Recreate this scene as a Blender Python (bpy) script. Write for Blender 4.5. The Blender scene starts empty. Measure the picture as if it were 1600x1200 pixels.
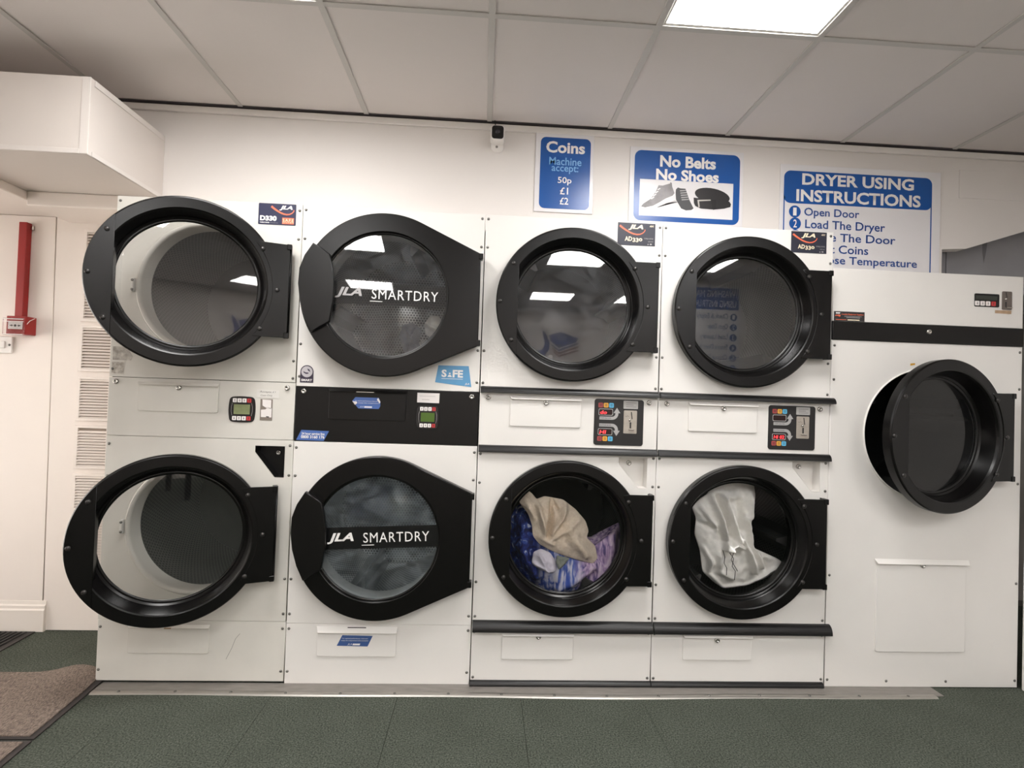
import bpy, bmesh, math, random
from mathutils import Vector, Matrix, noise
random.seed(7)
SC = bpy.context.scene
COL = SC.collection

# ---------------------------------------------------------------- camera
F, CX, CY, CZ = 850.35, 1.5937, -2.3814, 1.2640
YAW, PIT, ROL = -0.0523, 0.01878, 0.0337
def _rows():
    c, s = math.cos(YAW), math.sin(YAW)
    R1 = Matrix(((c, s, 0), (-s, c, 0), (0, 0, 1)))
    c, s = math.cos(PIT), math.sin(PIT)
    R2 = Matrix(((1, 0, 0), (0, c, s), (0, -s, c)))
    R = R2 @ R1
    q0, q1, q2 = R[0].copy(), R[1].copy(), R[2].copy()
    c, s = math.cos(ROL), math.sin(ROL)
    return c*q0 + s*q2, q1, -s*q0 + c*q2          # right, forward, up
RIGHT, FWD, UP = _rows()
CAMP = Vector((CX, CY, CZ))
def at(u, v, y):
    """world point on the plane Y = y that the photograph shows at (u, v) (1600 x 1200)"""
    d = FWD + RIGHT*((u-800)/F) - UP*((v-600)/F)
    return CAMP + d*((y-CY)/d.y)
cd = bpy.data.cameras.new('camera')
cd.sensor_width = 36.0; cd.lens = 36.0*F/1600.0; cd.clip_start = 0.02
co = bpy.data.objects.new('camera', cd); COL.objects.link(co)
M = Matrix((RIGHT, UP, -FWD)).transposed().to_4x4(); M.translation = CAMP
co.matrix_world = M
SC.camera = co
# ---------------------------------------------------------------- world, exposure
w = bpy.data.worlds.new('world'); SC.world = w; w.use_nodes = True
w.node_tree.nodes['Background'].inputs[0].default_value = (1, 0.93, 0.86, 1)
w.node_tree.nodes['Background'].inputs[1].default_value = 8.0
SC.view_settings.view_transform = 'Standard'
SC.view_settings.look = 'None'
SC.view_settings.exposure = 0.0
SC.view_settings.gamma = 1.0
SC.view_settings.use_curve_mapping = False
PANEL_STRENGTH = 28.0
PANEL_COLOUR = (1.0, 0.982, 0.962)
try:
    SC.cycles.max_bounces = 10; SC.cycles.diffuse_bounces = 5; SC.cycles.glossy_bounces = 5
    SC.cycles.transparent_max_bounces = 12
    SC.cycles.sample_clamp_indirect = 6.0
except Exception: pass

# ---------------------------------------------------------------- materials
def srgb(r, g, b):
    f = lambda c: c/12.92 if c <= 0.04045 else ((c+0.055)/1.055)**2.4
    return (f(r/255), f(g/255), f(b/255), 1)
MATS = {}
def mat(name, rgb, rough=0.5, metal=0.0, var=0.0, scale=8.0, bump=0.0, bscale=200.0, spec=0.5, rgb2=None,
        stretch=(1, 1, 1), detail=4.0, coat=0.0, rvar=0.0):
    if name in MATS: return MATS[name]
    m = bpy.data.materials.new(name); m.use_nodes = True
    nt = m.node_tree; b = nt.nodes['Principled BSDF']
    c = srgb(*rgb)
    b.inputs['Base Color'].default_value = c
    b.inputs['Roughness'].default_value = rough
    b.inputs['Metallic'].default_value = metal
    b.inputs['Specular IOR Level'].default_value = spec
    b.inputs['Coat Weight'].default_value = coat
    tc = nt.nodes.new('ShaderNodeTexCoord'); mp = nt.nodes.new('ShaderNodeMapping')
    geo = nt.nodes.new('ShaderNodeNewGeometry')
    nt.links.new(geo.outputs['Position'], mp.inputs['Vector'])
    mp.inputs['Scale'].default_value = stretch
    if var > 0 or rgb2:
        n = nt.nodes.new('ShaderNodeTexNoise'); n.inputs['Scale'].default_value = scale
        n.inputs['Detail'].default_value = detail
        nt.links.new(mp.outputs[0], n.inputs['Vector'])
        r = nt.nodes.new('ShaderNodeValToRGB')
        r.color_ramp.elements[0].position = 0.32; r.color_ramp.elements[1].position = 0.68
        if rgb2: c2 = srgb(*rgb2)
        else: c2 = tuple(min(1, x*(1+var)) for x in c[:3]) + (1,); c = tuple(x*(1-var) for x in c[:3]) + (1,)
        r.color_ramp.elements[0].color = c; r.color_ramp.elements[1].color = c2
        nt.links.new(n.outputs['Fac'], r.inputs[0]); nt.links.new(r.outputs[0], b.inputs['Base Color'])
        if rvar:
            mr = nt.nodes.new('ShaderNodeMapRange')
            mr.inputs['To Min'].default_value = max(0, rough-rvar); mr.inputs['To Max'].default_value = min(1, rough+rvar)
            nt.links.new(n.outputs['Fac'], mr.inputs[0]); nt.links.new(mr.outputs[0], b.inputs['Roughness'])
    if bump > 0:
        n2 = nt.nodes.new('ShaderNodeTexNoise'); n2.inputs['Scale'].default_value = bscale; n2.inputs['Detail'].default_value = 3
        nt.links.new(mp.outputs[0], n2.inputs['Vector'])
        bp = nt.nodes.new('ShaderNodeBump'); bp.inputs['Strength'].default_value = bump; bp.inputs['Distance'].default_value = 0.01
        nt.links.new(n2.outputs['Fac'], bp.inputs['Height']); nt.links.new(bp.outputs[0], b.inputs['Normal'])
    MATS[name] = m
    return m
def emit(name, rgb, strength, lin=None):
    if name in MATS: return MATS[name]
    m = bpy.data.materials.new(name); m.use_nodes = True
    b = m.node_tree.nodes['Principled BSDF']
    c = lin + (1,) if lin else srgb(*rgb)
    b.inputs['Base Color'].default_value = c
    b.inputs['Emission Color'].default_value = c; b.inputs['Emission Strength'].default_value = strength
    MATS[name] = m; return m
def glass(name, tint=(0.9, 0.9, 0.9), ior=1.5, haze=0.03, boost=1.0, hazecol=(0.6, 0.6, 0.6), streak=0.0):
    if name in MATS: return MATS[name]
    m = bpy.data.materials.new(name); m.use_nodes = True
    nt = m.node_tree; nt.nodes.clear()
    out = nt.nodes.new('ShaderNodeOutputMaterial')
    tr = nt.nodes.new('ShaderNodeBsdfTransparent'); tr.inputs[0].default_value = tint + (1,)
    df = nt.nodes.new('ShaderNodeBsdfDiffuse'); df.inputs[0].default_value = hazecol + (1,)
    gl = nt.nodes.new('ShaderNodeBsdfGlossy'); gl.inputs['Roughness'].default_value = 0.02
    fr = nt.nodes.new('ShaderNodeFresnel'); fr.inputs['IOR'].default_value = ior
    mu = nt.nodes.new('ShaderNodeMath'); mu.operation = 'MULTIPLY'; mu.inputs[1].default_value = boost; mu.use_clamp = True
    nt.links.new(fr.outputs[0], mu.inputs[0])
    m1 = nt.nodes.new('ShaderNodeMixShader'); m1.inputs[0].default_value = haze
    nt.links.new(tr.outputs[0], m1.inputs[1]); nt.links.new(df.outputs[0], m1.inputs[2])
    if streak > 0:                                  # wiped smears on the pane
        tc = nt.nodes.new('ShaderNodeTexCoord')
        n = nt.nodes.new('ShaderNodeTexNoise'); n.inputs['Scale'].default_value = 5.0; n.inputs['Detail'].default_value = 6
        n.inputs['Distortion'].default_value = 2.5
        mp = nt.nodes.new('ShaderNodeMapping'); mp.inputs['Scale'].default_value = (1, 1, 2.5); mp.inputs['Rotation'].default_value = (0, 0.7, 0)
        nt.links.new(tc.outputs['Object'], mp.inputs[0]); nt.links.new(mp.outputs[0], n.inputs['Vector'])
        r = nt.nodes.new('ShaderNodeMapRange'); r.inputs['From Min'].default_value = 0.4; r.inputs['From Max'].default_value = 0.75
        r.inputs['To Min'].default_value = haze; r.inputs['To Max'].default_value = haze+streak
        nt.links.new(n.outputs['Fac'], r.inputs[0]); nt.links.new(r.outputs[0], m1.inputs[0])
    m2 = nt.nodes.new('ShaderNodeMixShader')
    nt.links.new(mu.outputs[0], m2.inputs[0]); nt.links.new(m1.outputs[0], m2.inputs[1]); nt.links.new(gl.outputs[0], m2.inputs[2])
    nt.links.new(m2.outputs[0], out.inputs[0])
    MATS[name] = m; return m
def perforated(name, rgb, pitch=0.0125, hole=0.0040, rough=0.35, metal=0.8):
    """sheet metal with staggered round holes, laid out in the UVs (metres)"""
    if name in MATS: return MATS[name]
    m = bpy.data.materials.new(name); m.use_nodes = True
    nt = m.node_tree; b = nt.nodes['Principled BSDF']
    uv = nt.nodes.new('ShaderNodeUVMap')
    def cell(off):
        a = nt.nodes.new('ShaderNodeVectorMath'); a.operation = 'ADD'; a.inputs[1].default_value = (off*pitch*0.5, off*pitch*0.866, 0)
        nt.links.new(uv.outputs[0], a.inputs[0])
        mo = nt.nodes.new('ShaderNodeVectorMath'); mo.operation = 'WRAP'
        mo.inputs[1].default_value = (pitch/2, pitch*0.866, 1); mo.inputs[2].default_value = (-pitch/2, -pitch*0.866, -1)
        nt.links.new(a.outputs[0], mo.inputs[0])
        l = nt.nodes.new('ShaderNodeVectorMath'); l.operation = 'LENGTH'
        nt.links.new(mo.outputs[0], l.inputs[0]); return l
    A, B = cell(0), cell(1)
    mn = nt.nodes.new('ShaderNodeMath'); mn.operation = 'MINIMUM'
    nt.links.new(A.outputs['Value'], mn.inputs[0]); nt.links.new(B.outputs['Value'], mn.inputs[1])
    lt = nt.nodes.new('ShaderNodeMath'); lt.operation = 'LESS_THAN'; lt.inputs[1].default_value = hole
    nt.links.new(mn.outputs[0], lt.inputs[0])
    mx = nt.nodes.new('ShaderNodeMix'); mx.data_type = 'RGBA'
    mx.inputs['A'].default_value = srgb(*rgb); mx.inputs['B'].default_value = (0.004, 0.004, 0.004, 1)
    nt.links.new(lt.outputs[0], mx.inputs['Factor']); nt.links.new(mx.outputs['Result'], b.inputs['Base Color'])
    inv = nt.nodes.new('ShaderNodeMath'); inv.operation = 'MULTIPLY_ADD'; inv.inputs[1].default_value = -metal; inv.inputs[2].default_value = metal
    nt.links.new(lt.outputs[0], inv.inputs[0]); nt.links.new(inv.outputs[0], b.inputs['Metallic'])
    b.inputs['Roughness'].default_value = rough
    MATS[name] = m; return m

ENAMEL = mat('white enamel', (226, 223, 219), 0.46, var=0.02, scale=3.0, bump=0.01, bscale=60, spec=.38)
ENAMEL_OLD = mat('aged white enamel', (211, 208, 201), 0.46, var=0.035, scale=6.0, bump=0.012, bscale=60, spec=.38)
LIP = mat('white opening collar', (222, 220, 214), 0.22)
BLACK = mat('black satin plastic', (8, 7, 7), 0.27, var=0.05, scale=5, spec=0.32)
BLACK_G = mat('black moulded ring', (6, 6, 6), 0.25, spec=0.35)
BLACKP = mat('black painted steel', (11, 10, 10), 0.30, spec=0.34, var=0.05)
RUBBER = mat('black rubber rail', (15, 14, 15), 0.36, spec=0.5)
CHROME = mat('chrome', (190, 188, 184), 0.22, 1.0)
SCREW = mat('zinc screw', (120, 118, 114), 0.35, 0.9)
BOLT = mat('black bolt', (60, 58, 57), 0.3, 0.6)
ALU = mat('brushed aluminium', (178, 174, 168), 0.38, 0.9, var=0.05, scale=30, stretch=(1, 8, 8))
STEEL = mat('coin slot steel', (176, 168, 158), 0.42, 0.5, var=0.06, scale=60)
WALL = mat('painted wall board', (226, 221, 217), 0.55, var=0.012, scale=2.0, bump=0.03, bscale=45)
WALLW = mat('warm painted wall', (234, 225, 218), 0.55, var=0.02, scale=2.0, bump=0.03, bscale=35)
CEIL = mat('ceiling tile', (222, 215, 212), 0.85, var=0.012, scale=3, bump=0.03, bscale=300)
TEE = mat('ceiling grid', (198, 194, 190), 0.5)
WHITE = mat('white plastic', (232, 228, 224), 0.4)
WHITEP = mat('white print', (236, 234, 232), 0.35)
SIGNW = mat('white sign board', (228, 226, 228), 0.22, spec=0.5)
BLUE = mat('sign blue', (28, 84, 158), 0.25)
LBLUE = mat('light blue print', (120, 176, 226), 0.3)
NAVYST = mat('navy sticker', (44, 46, 72), 0.3)
NAVYST2 = mat('dark slate sticker', (44, 45, 58), 0.3)
ORANGE = mat('orange print', (232, 112, 82), 0.35)
CREAM = mat('cream print', (240, 226, 196), 0.35)
MIDBLUE = mat('blue sticker', (72, 104, 170), 0.35)
SAFEBLUE = mat('pale blue sticker', (92, 152, 196), 0.35)
GREYP = mat('grey print', (164, 162, 162), 0.35)
DARKP = mat('dark print', (40, 38, 40), 0.4)
PENCIL = mat('pen marks', (120, 116, 116), 0.6)
RED = mat('red plastic', (150, 24, 22), 0.35, var=0.03)
BTN_R = mat('red key', (186, 52, 56), 0.35)
BTN_W = mat('white key', (236, 230, 228), 0.35)
BTN_O = mat('amber key', (226, 168, 66), 0.35)
BTN_B = mat('cyan key', (96, 184, 226), 0.35)
BTN_DR = mat('dull red key', (164, 70, 72), 0.35)
LCD_OLD = mat('unlit green display', (122, 130, 92), 0.25, var=0.12, scale=40)
LCD_ON = emit('lit green display', (66, 92, 24), 0.12)
LED = emit('red led digits', (255, 60, 66), 1.4)
LEDBG = mat('red led window', (34, 10, 12), 0.15)
PAPER = mat('paper', (228, 222, 220), 0.6)
TAPE = mat('old tape', (178, 150, 122), 0.4, var=0.12, scale=60)
GREYSTEEL = mat('galvanised duct', (150, 150, 154), 0.5, 0.2, var=0.06, scale=6)
DARKPATCH = mat('dark scrape', (112, 112, 116), 0.5)
DRUM1 = perforated('galvanised drum', (108, 106, 102), 0.0160, 0.0056, 0.45, 0.45)
DRUM2 = perforated('stainless drum', (196, 194, 188), 0.0165, 0.0058, 0.3, 0.8)
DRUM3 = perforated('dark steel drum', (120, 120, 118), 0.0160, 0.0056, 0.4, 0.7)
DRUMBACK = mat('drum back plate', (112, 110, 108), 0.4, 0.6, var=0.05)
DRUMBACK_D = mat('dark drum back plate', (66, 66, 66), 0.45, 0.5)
GLASS_W = glass('door pane', (0.80, 0.80, 0.79), 1.5, 0.02, 2.6)
GLASS_S = glass('smeared door pane', (0.84, 0.86, 0.88), 1.5, 0.02, 2.2, (0.55, 0.58, 0.62), 0.08)
GLASS_L = glass('dusty door pane', (0.82, 0.86, 0.88), 1.5, 0.06, 1.1, (0.42, 0.48, 0.52), 0.20)
GLASS_C = glass('clear door pane', (0.97, 0.97, 0.97), 1.45, 0.0, 0.9)
GLASS_D = glass('dark door pane', (0.45, 0.45, 0.45), 1.5, 0.01, 1.1)

# ---------------------------------------------------------------- mesh helpers
def mesh(verts, faces, smooth=False, uvs=None, name='m'):
    me = bpy.data.meshes.new(name); me.from_pydata([tuple(v) for v in verts], [], faces)
    if uvs:
        l = me.uv_layers.new(name='UVMap')
        for lp in me.loops: l.data[lp.index].uv = uvs[lp.vertex_index]
    me.update()
    if smooth: me.shade_smooth()
    return me
def bm_mesh(bm, smooth=False):
    me = bpy.data.meshes.new('m'); bm.to_mesh(me); bm.free(); me.update()
    if smooth: me.shade_smooth()
    return me
def box(x0, x1, y0, y1, z0, z1, bevel=0.0, seg=2):
    bm = bmesh.new(); bmesh.ops.create_cube(bm, size=1)
    for v in bm.verts:
        v.co = Vector((x0+(v.co.x+.5)*(x1-x0), y0+(v.co.y+.5)*(y1-y0), z0+(v.co.z+.5)*(z1-z0)))
    if bevel > 0:
        bmesh.ops.bevel(bm, geom=list(bm.edges), offset=bevel, segments=seg, affect='EDGES', profile=0.5)
    return bm_mesh(bm)
def join(*mes):
    bm = bmesh.new()
    for m in mes: bm.from_mesh(m)
    return bm_mesh(bm)
def _from_curve(cu):
    ob = bpy.data.objects.new('tmp', cu)
    me = bpy.data.meshes.new_from_object(ob)
    bpy.data.objects.remove(ob); bpy.data.curves.remove(cu)
    me.materials.clear()
    return me
def plate(outlines, y, thick=0.002, bevel=0.0):
    """flat sheet from (x, z) outlines (inner ones are holes); its face lies at Y = y, its thickness goes back"""
    cu = bpy.data.curves.new('c', 'CURVE'); cu.dimensions = '2D'; cu.fill_mode = 'BOTH'
    for o in outlines:
        s = cu.splines.new('POLY'); s.points.add(len(o)-1)
        for p, (a, b) in zip(s.points, o): p.co = (a, b, 0, 1)
        s.use_cyclic_u = True
    cu.extrude = max(0.0, thick/2-bevel)
    if bevel > 0: cu.bevel_depth = bevel; cu.bevel_resolution = 1; cu.offset = -bevel
    me = _from_curve(cu)
    for v in me.vertices:
        a, b, c = v.co; v.co = (a, y+thick/2-c, b)
    me.update(); return me
def flat(outline, y):
    """a printed patch: one face at Y = y"""
    me = mesh([(a, y, b) for a, b in outline], [list(range(len(outline)))])
    return me
def circ(cx, cz, r, n=64, a0=0.0, a1=2*math.pi, end=False):
    k = n+1 if end else n
    return [(cx+r*math.cos(a0+(a1-a0)*i/n), cz+r*math.sin(a0+(a1-a0)*i/n)) for i in range(k)]
def rect(x0, x1, z0, z1): return [(x0, z0), (x1, z0), (x1, z1), (x0, z1)]
def rrect(x0, x1, z0, z1, r, n=6):
    o = []
    for cx, cz, a in ((x1-r, z0+r, -90), (x1-r, z1-r, 0), (x0+r, z1-r, 90), (x0+r, z0+r, 180)):
        o += circ(cx, cz, r, n, math.radians(a), math.radians(a+90), True)
    return o
def lathe(prof, cx, cz, n=72, y0=0.0, closed=False, smooth=True):
    """revolve (r, y) about the Y axis through (cx, cz); UVs are metres of arc"""
    verts, faces, uvs = [], [], []
    L = 0.0; S = [0.0]
    for i in range(1, len(prof)):
        L += math.dist(prof[i], prof[i-1]); S.append(L)
    rmax = max(p[0] for p in prof)
    m = len(prof)
    for j in range(n+1):
        a = 2*math.pi*j/n
        for i, (r, y) in enumerate(prof):
            verts.append((cx+r*math.cos(a), y0+y, cz+r*math.sin(a))); uvs.append((a*rmax, S[i]))
    for j in range(n):
        for i in range(m if closed else m-1):
            i2 = (i+1) % m
            faces.append((j*m+i, j*m+i2, (j+1)*m+i2, (j+1)*m+i))
    me = mesh(verts, faces, False, uvs)
    if smooth: me.shade_smooth()
    return me
def disc(cx, cz, r, y, n=64): return flat(circ(cx, cz, r, n), y)
def tube(pts, r, n=8, cap=True):
    pts = [Vector(p) for p in pts]; verts, faces = [], []
    for i, p in enumerate(pts):
        t = (pts[min(i+1, len(pts)-1)]-pts[max(i-1, 0)]).normalized()
        u = t.orthogonal().normalized() if i == 0 else (u - t*u.dot(t)).normalized()
        v = t.cross(u)
        for k in range(n):
            a = 2*math.pi*k/n; verts.append(p+u*r*math.cos(a)+v*r*math.sin(a))
    for i in range(len(pts)-1):
        for k in range(n):
            faces.append((i*n+k, i*n+(k+1) % n, (i+1)*n+(k+1) % n, (i+1)*n+k))
    if cap: faces += [list(range(n))[::-1], list(range((len(pts)-1)*n, len(pts)*n))]
    return mesh(verts, faces, True)
def stroke(pts, wd, y):
    """flat pen stroke or printed line along (x, z) points"""
    verts, faces = [], []
    wd = wd if isinstance(wd, (list, tuple)) else [wd]*len(pts)
    for i, p in enumerate(pts):
        a, b = pts[max(i-1, 0)], pts[min(i+1, len(pts)-1)]
        t = Vector((b[0]-a[0], b[1]-a[1])); t = t.normalized() if t.length else Vector((1, 0))
        nx, nz = -t.y*wd[i]/2, t.x*wd[i]/2
        verts += [(p[0]+nx, y, p[1]+nz), (p[0]-nx, y, p[1]-nz)]
    for i in range(len(pts)-1): faces.append((2*i, 2*i+1, 2*i+3, 2*i+2))
    return mesh(verts, faces)
def text(s, x0, x1, zm, h, y, bold=0.0, shear=0.0, spacing=1.0, rot=0.0):
    """lettering stretched to the box x0..x1, height h about zm, lying on Y = y"""
    cu = bpy.data.curves.new('t', 'FONT'); cu.body = s; cu.offset = bold; cu.shear = shear; cu.space_character = spacing
    cu.resolution_u = 3
    me = _from_curve(cu)
    xs = [v.co.x for v in me.vertices]; zs = [v.co.y for v in me.vertices]
    if not xs: return me
    ax, bx, az, bz = min(xs), max(xs), min(zs), max(zs)
    xm = (x0+x1)/2; c, sn = math.cos(rot), math.sin(rot)
    for v in me.vertices:
        a = (v.co.x-ax)/(bx-ax)*(x1-x0)-(x1-x0)/2; b = (v.co.y-az)/(bz-az)*h-h/2
        v.co = (xm+a*c-b*sn, y, zm+a*sn+b*c)
    me.update(); return me
def ptext(s, ul, vl, ur, vr, hp, y, **k):
    """lettering whose left and right mid-points and height were read off the photograph"""
    a, b = at(ul, vl, y), at(ur, vr, y)
    h = abs(at((ul+ur)/2, (vl+vr)/2-hp/2, y).z-at((ul+ur)/2, (vl+vr)/2+hp/2, y).z)
    return text(s, a.x, b.x, (a.z+b.z)/2, h, y, **k)
def pp(pts, y): return [(q.x, q.z) for q in (at(u, v, y) for u, v in pts)]

# ---------------------------------------------------------------- object helpers
BASE = {}
def obj(name, me, m, parent=None, loc=None, kind=None, label=None, origin=None):
    """one mesh object; `me` is in the frame of its top-level thing (world) or of its door"""
    o = bpy.data.objects.new(name, me); COL.objects.link(o)
    if m is not None and not me.materials: me.materials.append(m)
    if loc is None:
        if origin is None:
            xs = [v.co for v in me.vertices]
            lo = Vector([min(c[i] for c in xs) for i in range(3)]); hi = Vector([max(c[i] for c in xs) for i in range(3)])
            origin = (lo+hi)/2
            if parent is None: origin.z = lo.z
        else: origin = Vector(origin)
        me.transform(Matrix.Translation(-origin)); c = origin
    else: c = Vector(loc)
    BASE[o.name] = c
    if parent is not None:
        o.parent = parent; o.location = c-BASE[parent.name]
    else: o.location = c
    if kind: o['kind'] = kind
    if label: o['label'] = label
    return o
def thing(name, label, cat, loc, group=None):
    o = bpy.data.objects.new(name, None); COL.objects.link(o); o.location = loc; o.empty_display_size = 0.1
    BASE[o.name] = Vector(loc); o['label'] = label; o['category'] = cat
    if group: o['group'] = group
    return o
def tag(o, label, cat, group=None):
    o['label'] = label; o['category'] = cat
    if group: o['group'] = group
    return o
def struct(name, me, m, parent=None): return obj(name, me, m, parent, kind='structure' if parent is None else None)

# ================================================================ THE ROOM
H, WY, AY = 2.592, 0.27, 0.50          # ceiling height, wall above the dryers, wall of the alcove on the left
XL, XR, YF = -2.3, 5.3, -5.8
floor = struct('floor', box(XL-.1, XR+.6, YF-.1, 1.2, -0.12, -0.006), mat('screed', (96, 92, 86), 0.8))
CARPET = mat('green carpet', (48, 53, 47), 0.95, rgb2=(100, 105, 95), scale=170, bump=0.35, bscale=330, spec=0.1, detail=6)
def carpet_nodes():
    nt = CARPET.node_tree; b = nt.nodes['Principled BSDF']
    ramp = [n for n in nt.nodes if n.type == 'VALTORGB'][0]
    geo = [n for n in nt.nodes if n.type == 'NEW_GEOMETRY'][0]
    n = nt.nodes.new('ShaderNodeTexNoise'); n.inputs['Scale'].default_value = 5; n.inputs['Detail'].default_value = 5
    nt.links.new(geo.outputs['Position'], n.inputs['Vector'])
    mx = nt.nodes.new('ShaderNodeMix'); mx.data_type = 'RGBA'; mx.blend_type = 'MULTIPLY'; mx.inputs['Factor'].default_value = 0.5
    r = nt.nodes.new('ShaderNodeValToRGB'); r.color_ramp.elements[0].position = .3; r.color_ramp.elements[1].position = .7
    r.color_ramp.elements[0].color = (.72, .72, .70, 1); r.color_ramp.elements[1].color = (1, 1, 1, 1)
    nt.links.new(n.outputs['Fac'], r.inputs[0]); nt.links.new(ramp.outputs[0], mx.inputs['A']); nt.links.new(r.outputs[0], mx.inputs['B'])
    nt.links.new(mx.outputs['Result'], b.inputs['Base Color'])
carpet_nodes()
T = 0.5095
tile_me = box(-T/2+.0008, T/2-.0008, -T/2+.0008, T/2-.0008, -0.006, 0.0)
for i in range(-4, 11):
    for j in range(-12, 2):
        x = -0.245+T*(i+.5); y = 0.49-T*(-j)-T/2 if j < 1 else 0.49+T/2
        o = bpy.data.objects.new('carpet_tile', tile_me); COL.objects.link(o)
        if not tile_me.materials: tile_me.materials.append(CARPET)
        o.parent = floor; o.location = Vector((x, y, 0))-BASE[floor.name]

# walls
struct('wall_back', plate([[(-1.4, 2.13), (0.0, 2.13), (0.0, 2.06), (3.155, 2.06), (3.155, 1.80), (3.91, 1.80), (3.91, 2.078), (4.04, 2.088), (5.36, 2.53), (5.36, H+.02), (-1.4, H+.02)]], WY, 0.06), WALL)
struct('trim_1', plate([[(-1.4, 2.552), (5.3, 2.552), (5.3, 2.582), (-1.4, 2.582)]], WY-.014, 0.014, 0.003), WHITE)
for u0, v0, u1, v1 in ((1498, 308, 1610, 314),):
    a, b = at(u0, v0, WY), at(u1, v1, WY)
    struct('trim_2', plate([[(a.x, a.z-.004), (5.2, b.z-.004), (5.2, b.z+.16), (a.x, a.z+.14)]], WY-.003, 0.003, 0.001), WALL)
struct('wall_alcove', box(-2.3, 0.006, AY, AY+.06, 0, 2.20), WALLW)
wl = struct('wall_left', box(XL-.06, XL, YF, -1.15, 0, H+.02), WALLW)
obj('wall_section', box(XL-.06, XL, .36, AY+.06, 0, H+.02), WALLW, wl)
obj('wall_section', box(XL-.06, XL, -1.15, .36, 2.12, H+.02), WALLW, wl)
ed = struct('door_1', join(box(XL-.05, XL-.01, -1.14, -1.07, 0, 2.115), box(XL-.05, XL-.01, .28, .35, 0, 2.115), box(XL-.05, XL-.01, -1.07, .28, 2.04, 2.115), box(XL-.05, XL-.01, -1.07, .28, 0, .10)), mat('door frame paint', (210, 206, 200), .4))
obj('pane', box(XL-.034, XL-.028, -1.07, .28, .10, 2.04), glass('entrance pane', (.97, .97, .97), 1.45, 0.0, 1.0), ed)
obj('pull_handle', tube([(XL+.03, -1.0, .9), (XL+.03, -1.0, 1.3)], .012), CHROME, ed)
struct('wall_right', box(XR, XR+.06, YF, 1.16, 0, H+.02), WALL)
struct('wall_low_screen', box(4.079, 4.15, -1.3, -0.012, 0, 1.56, .003, 1), mat('pale grey screen', (214, 211, 209), 0.5, var=0.02, scale=3))
struct('wall_front', box(XL-.06, XR+.06, YF-.06, YF, 0, H+.02), WALLW)
struct('wall_partition', box(3.60, XR, -3.56, -3.5, 0, H+.02), WALL)
struct('wall_behind', box(-.02, XR, 1.1, 1.16, 0, H+.02), mat('dim plaster', (150, 146, 142), 0.8))
# soffit of the alcove, boxed-in duct above it
bulk = struct('bulkhead', box(-2.29, 0.043, -0.222, WY-.001, 2.13, 2.432, 0.002, 1), mat('boxing board', (214, 206, 200), 0.5, var=0.02, scale=2.5, bump=0.03, bscale=40))
EDGE = mat('edging strip', (218, 211, 206), .5)
obj('edge_strip', box(0.014, 0.046, -0.2255, -0.2225, 2.131, 2.43, 0.001, 1), EDGE, bulk)
obj('edge_strip', box(-2.28, 0.0138, -0.2255, -0.2225, 2.131, 2.150, 0.001, 1), EDGE, bulk)
obj('edge_strip', box(0.0435, 0.0465, -0.20, WY-.01, 2.405, 2.43, 0.001, 1), EDGE, bulk)
obj('edge_strip', box(0.0435, 0.0465, -0.20, WY-.01, 2.131, 2.150, 0.001, 1), EDGE, bulk)
struct('alcove_soffit', box(-2.29, 0.006, WY+.061, AY-.001, 2.1305, 2.20), WALLW)
struct('trim_3', box(-2.28, -.547, -0.20, AY-.002, 2.088, 2.1295, 0.004, 1), WALLW)
struct('trim_6', box(-.546, .006, .236, AY-.002, 2.062, 2.1295, 0.006, 2), WALLW)
# skirting of the alcove wall
def prism_x(prof, x0, x1):
    n = len(prof)
    v = [(x0, y, z) for y, z in prof]+[(x1, y, z) for y, z in prof]
    f = [list(range(n)), list(range(2*n-1, n-1, -1))]+[(i, i+n, (i+1) % n+n, (i+1) % n) for i in range(n)]
    me = mesh(v, f); bm = bmesh.new(); bm.from_mesh(me); bmesh.ops.recalc_face_normals(bm, faces=bm.faces); return bm_mesh(bm)
struct('baseboard_alcove', prism_x([(AY-.001, 0), (.474, 0), (.474, .105), (.480, .112), (.480, .125), (.486, .132), (.488, .148), (AY-.001, .152)], -2.28, -.558), mat('gloss white paint', (232, 224, 216), 0.3))
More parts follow.
